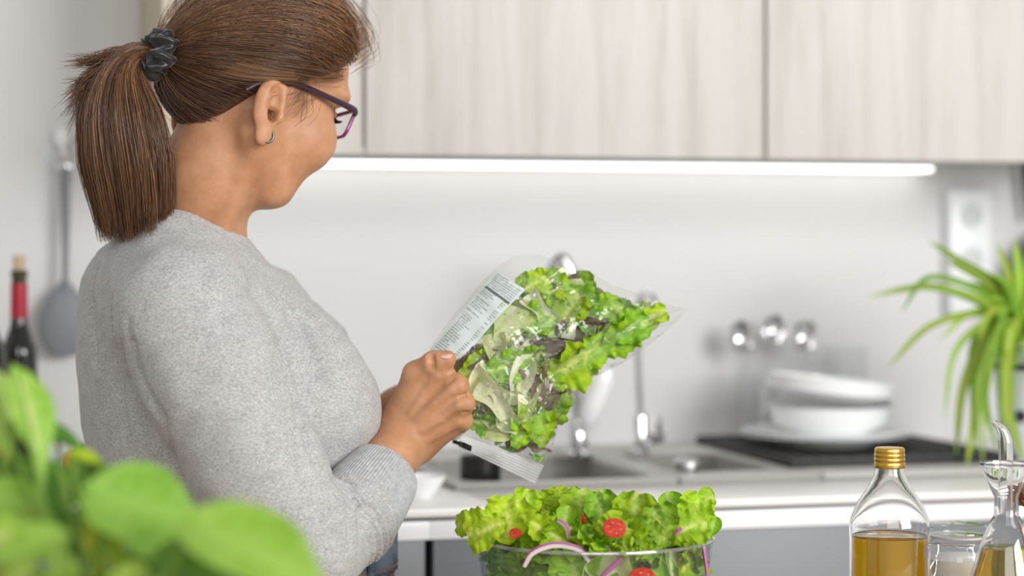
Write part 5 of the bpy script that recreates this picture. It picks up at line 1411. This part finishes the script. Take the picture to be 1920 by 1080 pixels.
for a in [(955, 612, 'pale', 78, 70, 1.0), (1000, 535, 'lime', 80, 20, .9), (1050, 545, 'lime', 80, 160, .8), (975, 530, 'lime', 60, 40, .8), (1085, 560, 'green', 80, -30, .8), (1065, 585, 'frisee', 80, 60, .9), (1010, 580, 'cream', 70, -50, .8),
          (1000, 600, 'green', 80, 10, .9), (1100, 600, 'green', 80, -20, .8), (1125, 585, 'green', 90, 10, .7), (1200, 580, 'green', 80, 15, .5), (1075, 612, 'shred', 70, 60, 1.0), (1035, 655, 'purple', 110, 20, .55), (1085, 622, 'purple', 130, 17, .6), (1140, 612, 'purple', 90, 15, .5),
          (1165, 620, 'green', 110, 20, .6), (1215, 600, 'lime', 90, 30, .5), (1150, 640, 'lime', 110, 30, .6), (1105, 660, 'lime', 100, 35, .7), (1060, 690, 'lime', 110, 25, .9), (1000, 700, 'purple', 110, 75, .7), (1030, 705, 'lime', 80, 70, .8), (1015, 720, 'purple', 100, 80, .6), (1020, 750, 'purple', 90, 20, .7),
          (905, 668, 'purple', 90, 20, .9), (930, 660, 'pale', 70, 100, .8), (890, 690, 'frisee', 80, 30, .7), (940, 690, 'green', 80, 10, .8), (985, 672, 'green', 80, 5, .6), (990, 658, 'shred', 80, 5, 1.0), (925, 738, 'cream', 110, -35, .8), (905, 720, 'cream', 80, 60, .8), (945, 765, 'cream', 80, -70, .6),
          (975, 715, 'cream', 90, 75, .6), (985, 760, 'pale', 90, 80, .6), (880, 730, 'pale', 80, 80, .6), (870, 765, 'green', 80, -40, .7), (900, 790, 'green', 80, -20, .7), (935, 805, 'pale', 80, 10, .8), (985, 800, 'lime', 90, 60, .8), (1010, 800, 'lime', 80, 100, .9), (1000, 835, 'purple', 90, -20, .4),
          (1045, 790, 'purple', 70, 60, .5), (1005, 855, 'green', 60, -20, .5), (1060, 745, 'lime', 70, 60, .7), (950, 840, 'green', 70, -20, .5), (1235, 590, 'purple', 50, 20, .6), (1045, 520, 'cream', 50, 30, .5), (1080, 525, 'purple', 55, -30, .5), (960, 565, 'lime', 60, 50, .8), (920, 620, 'green', 70, 60, .8)]:
    a = list(a)
    while a[3] > 30 and not fits(a[0], a[1], a[3], a[4], a[5]): a[3] *= .94
    bag_leaf(*a, .06 + .10 * rl.random(), .12)
# ---------------------------------------------------------------- bottle, jar, cruet on the table
M_glass = mat('bottle_glass', (1, 1, 1), .01, trans=1, ior=1.45)
M_oil = mat('golden_oil', (.985, .56, .0), .0, trans=1, ior=1.42)
M_oil2 = mat('olive_oil', (.97, .70, .0), .0, trans=1, ior=1.42)
M_goldcap = mat('gold_cap', (.72, .46, .10), .28, 1.0)
DBO = 2.20; s = DBO / FPX
c0 = P(1668, 1080, DBO); c0[2] = ZT + .0005; Rb_ = 75 * s
zz = lambda py: CZ + (HY - py) * s - c0[2]
bt = thing('oil_bottle', c0, 'clear glass bottle of golden oil with a ridged gold cap', 'bottle')
out = [(0, .004), (Rb_ * .80, .0), (Rb_ * .95, .002), (Rb_, .008), (Rb_, zz(985)), (Rb_ * .985, zz(977)), (Rb_ * .94, zz(966)), (Rb_ * .82, zz(945)), (Rb_ * .69, zz(930)), (Rb_ * .56, zz(916)), (Rb_ * .445, zz(900)), (Rb_ * .375, zz(887)), (Rb_ * .35, zz(877)), (Rb_ * .345, zz(868)), (Rb_ * .345, zz(850))]
inn = [(r - .0022 if r > .01 else r, z) for r, z in out[4:]][::-1] + [(Rb_ - .0022, .010), (Rb_ * .9 - .002, .006), (0, .008)]
obj('glass_body', lathe(out + inn, c0, 64), M_glass, bt)
zo = zz(1003); obj('oil', lathe([(0, .0085), (Rb_ * .9 - .003, .0085), (Rb_ - .0025, .012), (Rb_ - .0025, zo), (Rb_ - .0029, zo - .0006), (Rb_ - .004, zo - .0010), (0, zo - .0010)], c0, 64), M_oil, bt)
Rc = 29 * s; cp = [(0, zz(877) + .0003), (Rc * .96, zz(877)), (Rc, zz(875)), (Rc * 1.0, zz(868)), (Rc * .95, zz(865.5)), (Rc * 1.0, zz(863)), (Rc * 1.0, zz(859.5)), (Rc * .95, zz(857)), (Rc * .99, zz(854.5)), (Rc * .99, zz(851)), (Rc * .95, zz(849)), (Rc * .98, zz(846)), (Rc * .96, zz(841)), (Rc * .90, zz(839)), (0, zz(838.6))]
obj('cap', lathe(cp, c0, 56), M_goldcap, bt)

# clip-top jar of salt
DJ = 2.27; s = DJ / FPX; c0 = P(1797, 1080, DJ); c0[2] = ZT + .0005; Rj = 64 * s; zz = lambda py: CZ + (HY - py) * s - c0[2]
M_salt = mat('salt', (.84, .83, .81), .9, bump=.4, bscale=900); M_jar = film('jar_glass', (.985, .99, .99), 1.2, .05, .01, .04); M_rubber = mat('clear_gasket', (.62, .58, .55), .4)
jr = thing('clip_jar', c0, 'clear glass clip-top jar of white salt between bottle and cruet', 'jar')
Ro = 52 * s
obj('glass_body', lathe([(0, 0), (Rj * .92, 0), (Rj, .006), (Rj, zz(1050)), (Rj * .96, zz(1034)), (Ro * 1.02, zz(1022)), (Ro, zz(1014)), (Ro * 1.05, zz(1011)), (Ro * 1.05, zz(1007))], c0, 64), M_jar, jr)
obj('gasket', lathe([(Ro * .90, zz(1006.5)), (Ro * 1.04, zz(1006.5)), (Ro * 1.05, zz(1005)), (Ro * 1.04, zz(1003)), (Ro * .90, zz(1003))], c0, 56), M_rubber, jr)
obj('lid', lathe([(0, zz(1001)), (Ro * .92, zz(1001)), (Ro * 1.05, zz(1002.5)), (Ro * 1.07, zz(998)), (Ro * 1.02, zz(993)), (Ro * .98, zz(990)), (Ro * 1.0, zz(986)), (Ro * .94, zz(982)), (Ro * .6, zz(980)), (0, zz(980))], c0, 64), M_jar, jr)
obj('salt', lathe([(0, .009), (Rj * .90, .011), (Rj * .90, zz(1046)), (Rj * .7, zz(1040)), (0, zz(1037))], c0, 48), M_salt, jr)
obj('wire_clip', tube([c0 + [Ro * 1.07 * math.cos(a), Ro * 1.07 * math.sin(a), zz(1015)] for a in np.linspace(0, 6.283, 49)[:-1]], .0011, 8, closed=True), M_chrome, jr)
cdx = -RT * .80 - FW * .6
bl = c0 + cdx * Rj
for q in ([(0, 1015, -.2), (6, 1030, 1), (7, 1042, 3), (0, 1052, 4), (-4, 1062, 4.5), (2, 1075, 4), (9, 1068, 3), (10, 1050, 2), (4, 1035, 2)],):
    obj('wire_latch', tube(smooth_path([c0 + cdx * (Ro * 1.07 + (Rj - Ro) * min(1, (y - 1015) / 40) + e * .0008) + np.array([0, 0, zz(y)]) + RT * (x * s * .6) for x, y, e in q], 44), .0012, 8), M_chrome, jr)

# oil cruet
DCR = 2.17; s = DCR / FPX; cx_ = 1887; c0 = P(cx_, 1080, DCR); c0[2] = ZT + .0005; zz = lambda py: CZ + (HY - py) * s - c0[2]
cr = thing('oil_cruet', c0, 'conical glass oil cruet with a funnel neck and bent glass spout', 'cruet')
o_ = [(0, .003), (98 * s, 0), (104 * s, .004), (104 * s, .012), (66 * s, zz(1080)), (50 * s, zz(1025)), (37 * s, zz(990)), (25.5 * s, zz(970)), (23 * s, zz(966)), (22.5 * s, zz(932)), (24 * s, zz(929)), (36 * s, zz(902)), (47.5 * s, zz(876)), (49 * s, zz(872)), (48.5 * s, zz(868)), (46 * s, zz(867))]
i_ = [(45 * s, zz(872)), (34 * s, zz(901)), (22 * s, zz(927)), (19.5 * s, zz(931)), (19.5 * s, zz(966)), (34 * s, zz(991)), (47 * s, zz(1026)), (62.5 * s, zz(1080)), (100 * s, .014), (97 * s, .007), (0, .007)]
obj('glass_body', lathe(o_ + i_, c0, 64), M_glass, cr)
zo = zz(1026); ro = np.interp(zo, [zz(1080), zz(1026)], [62.5 * s, 47 * s]) - .0004
obj('oil', lathe([(0, .0075), (96.5 * s, .0075), (99.3 * s, .0142), (61.9 * s, zz(1080)), (ro, zo), (ro - .002, zo - .0006), (0, zo - .0006)], c0, 64), M_oil2, cr)
sp = smooth_path([P(1886, 962, DCR), P(1885, 925, DCR), P(1886, 880, DCR), P(1886, 845, DCR), P(1884, 822, DCR), P(1876, 804, DCR), P(1863, 791, DCR)], 40)
r_o = np.interp(np.linspace(0, 1, 40), [0, .6, .82, 1], [14 * s, 13.5 * s, 10.5 * s, 4.5 * s])
Vo, Fo = tube(sp, r_o, 20, caps=False); Vi, Fi = tube(sp, r_o - .0016, 20, caps=False); k = len(Vo)
Fa = Fo + [tuple(i + k for i in f[::-1]) for f in Fi]
for j in range(20):
    j2 = (j + 1) % 20; Fa.append((j2, j, k + j, k + j2)); e = 39 * 20; Fa.append((e + j, e + j2, k + e + j2, k + e + j))
obj('spout', (np.vstack([Vo, Vi]), Fa), M_glass, cr)
# dried star anise sprig beside the cruet (only its edge is in view)
M_anise = mat('dried_brown', (.16, .065, .03), .7, col2=(.26, .12, .06), nscale=60)
pz = P(1924, 1080, 2.235); pz[2] = ZT + .0005
dj = thing('dried_bouquet', pz, 'small brown dried sprig at the right edge behind the cruet', 'dried flowers')
top_ = P(1924, 950, 2.235)
obj('stem', tube(smooth_path([pz, (pz * .5 + top_ * .5) + [.006, 0, 0], top_], 12), [.0022, .0016, .001], 8), M_anise, dj)
ra_ = np.random.default_rng(5)
for k in range(16):
    a = ra_.random() * 6.28; b = P(1922 + ra_.normal(0, 11), 945 + ra_.normal(0, 20), 2.235 + ra_.normal(0, .01)); dv = ra_.normal(0, 1, 3); dv /= np.linalg.norm(dv)
    V, F = ellipsoid((0, 0, 0), (.009, .0028, .0035), 10, 6); u = np.cross(dv, [0, 0, 1.0]); u /= np.linalg.norm(u); v = np.cross(dv, u)
    obj('petal', (b + V[:, 0:1] * dv + V[:, 1:2] * u + V[:, 2:3] * v, F), M_anise, dj)

# ---------------------------------------------------------------- plants
def blade_mesh(name, prof, fold, droop, wave=0, nu=22, nv=10, seed=0, heart=0):
    V = []; UV = []
    for i in range(nu + 1):
        u = i / nu; wd = np.interp(u, np.linspace(0, 1, len(prof)), prof)
        for j in range(nv + 1):
            v = -1 + 2 * j / nv
            x = u - heart * (abs(v) ** 1.6) * max(0, 1 - u * 3.0) ** 1.5
            V.append((x, wd * v, fold * wd * abs(v) - droop * u * u + wave * math.sin(u * 9 + v * 2 + seed) * abs(v))); UV.append((u, (v + 1) / 2))
    F = [(i * (nv + 1) + j, (i + 1) * (nv + 1) + j, (i + 1) * (nv + 1) + j + 1, i * (nv + 1) + j + 1) for i in range(nu) for j in range(nv)]
    me = mesh(name, V, F); uvl = me.uv_layers.new(name='UVMap'); li = np.zeros(len(me.loops), np.int32); me.loops.foreach_get('vertex_index', li)
    uvl.data.foreach_set('uv', np.array(UV, np.float32)[li].ravel()); return me
PO = [.02, .26, .36, .40, .40, .37, .31, .22, .12, .05, .004]
M_p1 = leaf_mat('pothos_green', (.235, .42, .045), (.34, .52, .10), (.32, .52, .09), .35, rough=.38, var=.05, vein=.18, nsc=9)
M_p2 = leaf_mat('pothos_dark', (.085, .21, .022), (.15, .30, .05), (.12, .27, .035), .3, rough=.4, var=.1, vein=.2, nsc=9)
M_p3 = leaf_mat('pothos_yellow', (.50, .58, .02), (.62, .68, .08), (.34, .48, .02), .4, rough=.4, var=.1, vein=.2, nsc=9)
M_p4 = leaf_mat('pothos_variegated', (.28, .56, .05), (.74, .82, .32), (.42, .64, .13), .4, rough=.38, var=.05, vein=.2, ribw=(.05, .45), nsc=7)
M_pstem = mat('green_stem', (.17, .30, .04), .5)
PMs = {}
for i, (nm, m_) in enumerate((('g', M_p1), ('d', M_p2), ('y', M_p3), ('v', M_p4))):
    me = blade_mesh('pothos_leaf_blade', PO, .22, .10, .02, seed=i, heart=.10); me.materials.append(m_); PMs[nm] = me
DPL = 1.46
pb_ = P(180, 1400, DPL); pb_[2] = ZT + .0005
pot = thing('leafy_houseplant', pb_, 'leafy green houseplant with heart-shaped leaves in front of the woman', 'plant')
M_pot = mat('terracotta', (.42, .20, .12), .8, col2=(.50, .26, .16), nscale=40)
obj('pot', lathe([(0, 0), (.058, 0), (.060, .003), (.078, .118), (.084, .118), (.084, .138), (.079, .138), (.077, .115), (0, .112)], pb_, 48), M_pot, pot)
obj('soil', lathe([(0, .122), (.04, .122), (.0765, .119), (.0765, .113), (0, .113)], pb_, 36), mat('soil', (.03, .02, .014), .95, bump=.8, bscale=150), pot)
crown = pb_ + [0, 0, .12]
def pl_leaf(bx_, by_, tx_, ty_, dd, k, wid=1.0, nrm=(0, .5, 1), ddt=0.0, stem=True, rootdx=0):
    a, b = P(bx_, by_, DPL + dd), P(tx_, ty_, DPL + dd + ddt); x = b - a; L = np.linalg.norm(x)
    nz = nrm[0] * RT + nrm[1] * UP + nrm[2] * FRONT
    o = place_leaf(pot, PMs[k], a, x, nz, L, wid, 'leaf')
    if stem:
        r0 = crown + RT * (rootdx + rl.normal(0, .02)) + FW * rl.normal(0, .015) * np.array([1, 1, 0])
        m = (r0 * .45 + a * .55) + np.array([0, 0, .02])
        obj('stem', tube(smooth_path([r0, m, a], 12), [.0028, .0022, .0018], 8), M_pstem, pot)
for a in [(172, 930, 408, 985, .02, 'g', .98, (.05, .75, .75), .0), (362, 985, 648, 1110, -.05, 'g', .80, (.25, .8, .6), -.02), (30, 700, 95, 905, .10, 'v', .5, (.75, .15, .7), -.03), (-28, 700, 30, 880, .14, 'g', .6, (.7, .2, .6), 0),
          (40, 800, 212, 862, .14, 'd', .55, (-.1, .9, .5), .05), (-30, 1010, 62, 1000, .0, 'v', 1.2, (0, .8, .7), 0), (120, 1005, -40, 1060, -.05, 'g', .8, (0, .8, .6), -.02), (200, 950, 175, 1090, .04, 'y', .62, (-.2, .3, .9), -.02), (190, 955, 230, 1085, .02, 'y', .42, (.4, .3, .9), 0),
          (225, 1010, 345, 1010, .07, 'g', .95, (0, .6, .8), .03), (180, 900, 60, 970, .16, 'd', .7, (0, .7, .5), .05), (150, 850, 170, 960, .2, 'd', .8, (.2, .5, .7), .02), (100, 790, 70, 850, .22, 'd', .7, (.4, .4, .8), 0), (300, 1040, 460, 1130, -.02, 'd', .9, (0, .8, .6), 0),
          (260, 1060, 200, 1160, -.06, 'g', .8, (-.3, .6, .8), -.02), (420, 1050, 360, 1160, .02, 'd', .8, (0, .5, .9), 0), (330, 1030, 420, 1060, .1, 'd', .8, (0, .6, .8), 0), (60, 1060, -10, 1140, -.08, 'v', .8, (-.2, .7, .7), 0), (110, 1040, 130, 1150, -.03, 'g', .7, (.2, .5, .8), 0),
          (500, 1060, 560, 1160, -.02, 'g', .8, (.2, .7, .6), 0), (-10, 890, -60, 970, .1, 'd', .8, (0, .6, .8), 0), (70, 940, 20, 1010, .12, 'd', .75, (0, .6, .8), 0)]:
    pl_leaf(*a)
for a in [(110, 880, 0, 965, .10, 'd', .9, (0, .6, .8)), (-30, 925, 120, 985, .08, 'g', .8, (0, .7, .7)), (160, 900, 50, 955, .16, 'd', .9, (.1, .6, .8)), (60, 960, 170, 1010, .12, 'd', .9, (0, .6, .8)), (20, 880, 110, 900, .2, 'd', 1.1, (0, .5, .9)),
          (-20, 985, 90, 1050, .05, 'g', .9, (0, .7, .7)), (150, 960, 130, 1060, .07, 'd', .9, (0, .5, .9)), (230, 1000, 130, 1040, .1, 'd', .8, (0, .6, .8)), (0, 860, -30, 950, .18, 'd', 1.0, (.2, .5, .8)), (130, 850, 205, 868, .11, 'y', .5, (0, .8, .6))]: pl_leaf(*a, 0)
rp = np.random.default_rng(12)
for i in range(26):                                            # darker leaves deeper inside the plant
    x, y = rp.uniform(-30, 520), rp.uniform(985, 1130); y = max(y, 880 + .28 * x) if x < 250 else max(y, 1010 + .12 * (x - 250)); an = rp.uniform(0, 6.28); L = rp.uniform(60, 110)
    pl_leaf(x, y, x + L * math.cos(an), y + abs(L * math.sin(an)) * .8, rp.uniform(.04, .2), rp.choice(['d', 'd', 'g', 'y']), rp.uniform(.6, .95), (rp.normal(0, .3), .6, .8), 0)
# spider plant in an enamel pot on the worktop
sp0 = PC(1932, 872); sp0[2] = ZC + .0005; dsp = (sp0 - CAM) @ FW; s = dsp / FPX
M_enam = mat('pale_enamel', (.70, .73, .78), .25, coat=.4); M_band = mat('dark_blue_band', (.03, .035, .055), .35)
spl = thing('spider_plant', sp0, 'spider plant with long arching leaves in a pale enamel pot', 'plant')
hp0 = CZ + (HY - 650) * s - sp0[2]; R0 = 72 * s
obj('pot', lathe([(0, 0), (R0 * .72, 0), (R0 * .74, .003), (R0 * .98, hp0 - .006), (R0 * 1.0, hp0 - .004), (R0 * 1.0, hp0), (R0 * .95, hp0), (R0 * .93, hp0 - .012), (0, hp0 - .014)], sp0, 56), M_enam, spl)
z1, z2 = CZ + (HY - 692) * s - sp0[2], CZ + (HY - 680) * s - sp0[2]; rr_ = lambda z: np.interp(z, [.003, hp0 - .006], [R0 * .74, R0 * .98])
obj('band', lathe([(rr_(z1) - .0005, z1), (rr_(z1) + .0012, z1 + .0004), (rr_(z2) + .0012, z2 - .0004), (rr_(z2) - .0005, z2)], sp0, 56), M_band, spl)
obj('rim', lathe([(R0 * .96, hp0 - .003), (R0 * 1.02, hp0 - .002), (R0 * 1.025, hp0 + .001), (R0 * 1.01, hp0 + .003), (R0 * .95, hp0 + .002)], sp0, 56), M_band, spl)
an = math.atan2(*(( -FW * .86 - RT * .5)[[1, 0]])); zc_ = CZ + (HY - 776) * s - sp0[2]; cc_ = sp0 + [rr_(zc_) * math.cos(an), rr_(zc_) * math.sin(an), zc_]
V, F = ellipsoid((0, 0, 0), (.0020, .009, .010), 16, 8); ca, sa = math.cos(an), math.sin(an)
obj('painted_spot', (cc_ + np.c_[V[:, 0] * ca - V[:, 1] * sa, V[:, 0] * sa + V[:, 1] * ca, V[:, 2]], F), M_band, spl)
M_sp = leaf_mat('spider_leaf', (.34, .56, .035), (.62, .74, .18), None, .38, rough=.4, var=.12, vein=0, ribw=(.0, .5))
M_sp2 = leaf_mat('spider_leaf_dark', (.20, .38, .025), (.42, .56, .11), None, .35, rough=.4, var=.12, vein=0, ribw=(.0, .5))
rs = np.random.default_rng(3)
def sp_leaf(pts, wpx, m_):
    q = smooth_path(pts, 22); T = np.gradient(q, axis=0); T /= np.linalg.norm(T, axis=1)[:, None]
    side = np.cross(T, FRONT + .4 * UP + rs.normal(0, .25, 3)); side /= np.linalg.norm(side, axis=1)[:, None]
    wd = 1.2 * wpx * s * np.interp(np.linspace(0, 1, 22), [0, .15, .5, .85, 1], [.55, .9, 1, .6, .05]); Nn = np.cross(side, T)
    V = np.vstack([q - side * wd[:, None] / 2 + Nn * wd[:, None] * .15, q, q + side * wd[:, None] / 2 + Nn * wd[:, None] * .15]); n = 22
    F = [(k, n + k, n + k + 1, k + 1) for k in range(n - 1)] + [(n + k, 2 * n + k, 2 * n + k + 1, n + k + 1) for k in range(n - 1)]
    UV = np.array([(k / 21, v) for v in (0, .5, 1) for k in range(22)])
    uvobj('leaf', (V, F, UV), m_, spl)
cr0 = (1918, 618)
for tip, mids, w_, m_ in [((1628, 556), [(1850, 575), (1745, 538)], 15, M_sp), ((1664, 690), [(1850, 590), (1745, 612)], 15, M_sp), ((1742, 452), [(1880, 545), (1800, 490)], 15, M_sp2), ((1690, 585), [(1860, 560), (1745, 520)], 12, M_sp2), ((1772, 488), [(1886, 560), (1835, 520)], 18, M_sp2), ((1792, 860), [(1870, 610), (1808, 720)], 18, M_sp),
        ((1812, 885), [(1868, 640), (1830, 760)], 17, M_sp), ((1760, 640), [(1880, 600), (1820, 585)], 13, M_sp), ((1845, 800), [(1858, 640), (1842, 720)], 15, M_sp), ((1862, 515), [(1898, 580), (1880, 530)], 18, M_sp), ((1902, 448), [(1912, 560), (1908, 500)], 18, M_sp), ((1870, 850), [(1870, 660), (1848, 740)], 14, M_sp2),
        ((1925, 880), [(1895, 650), (1890, 760)], 18, M_sp), ((1830, 850), [(1880, 610), (1838, 700)], 17, M_sp2), ((1770, 790), [(1866, 600), (1790, 660)], 12, M_sp), ((1945, 800), [(1925, 640), (1938, 700)], 18, M_sp), ((2050, 620), [(1960, 560), (2010, 560)], 16, M_sp), ((2030, 800), [(1970, 590), (2015, 680)], 16, M_sp2),
        ((1985, 470), [(1930, 560), (1955, 500)], 16, M_sp), ((1860, 700), [(1890, 600), (1868, 630)], 16, M_sp2), ((1900, 760), [(1905, 600), (1890, 660)], 18, M_sp), ((1850, 560), [(1900, 590), (1880, 565)], 20, M_sp), ((1790, 530), [(1890, 580), (1840, 540)], 14, M_sp), ((1930, 700), [(1930, 600), (1935, 640)], 20, M_sp2),
        ((1835, 640), [(1890, 580), (1855, 590)], 16, M_sp), ((1868, 455), [(1905, 560), (1885, 500)], 15, M_sp), ((1812, 700), [(1885, 590), (1835, 620)], 15, M_sp2), ((1885, 820), [(1895, 620), (1880, 710)], 17, M_sp), ((1842, 880), [(1872, 630), (1845, 760)], 13, M_sp), ((1725, 540), [(1870, 580), (1790, 545)], 12, M_sp),
        ((1940, 430), [(1920, 560), (1930, 490)], 16, M_sp), ((1870, 600), [(1905, 585), (1890, 575)], 20, M_sp), ((1955, 860), [(1930, 640), (1945, 750)], 16, M_sp2), ((1820, 780), [(1880, 600), (1830, 670)], 16, M_sp), ((1905, 690), [(1912, 600), (1900, 640)], 20, M_sp2), ((1880, 520), [(1905, 590), (1895, 550)], 18, M_sp2)]:
    e = rs.normal(0, .02); f_ = lambda x, y, k: P(x, y, dsp - .02 - .05 * k + e * k)
    sp_leaf([f_(cr0[0] + rs.normal(0, 8), cr0[1] + 20, 0)] + [f_(x, y, .5 + .3 * i) for i, (x, y) in enumerate(mids)] + [f_(*tip, 1)], w_, m_)
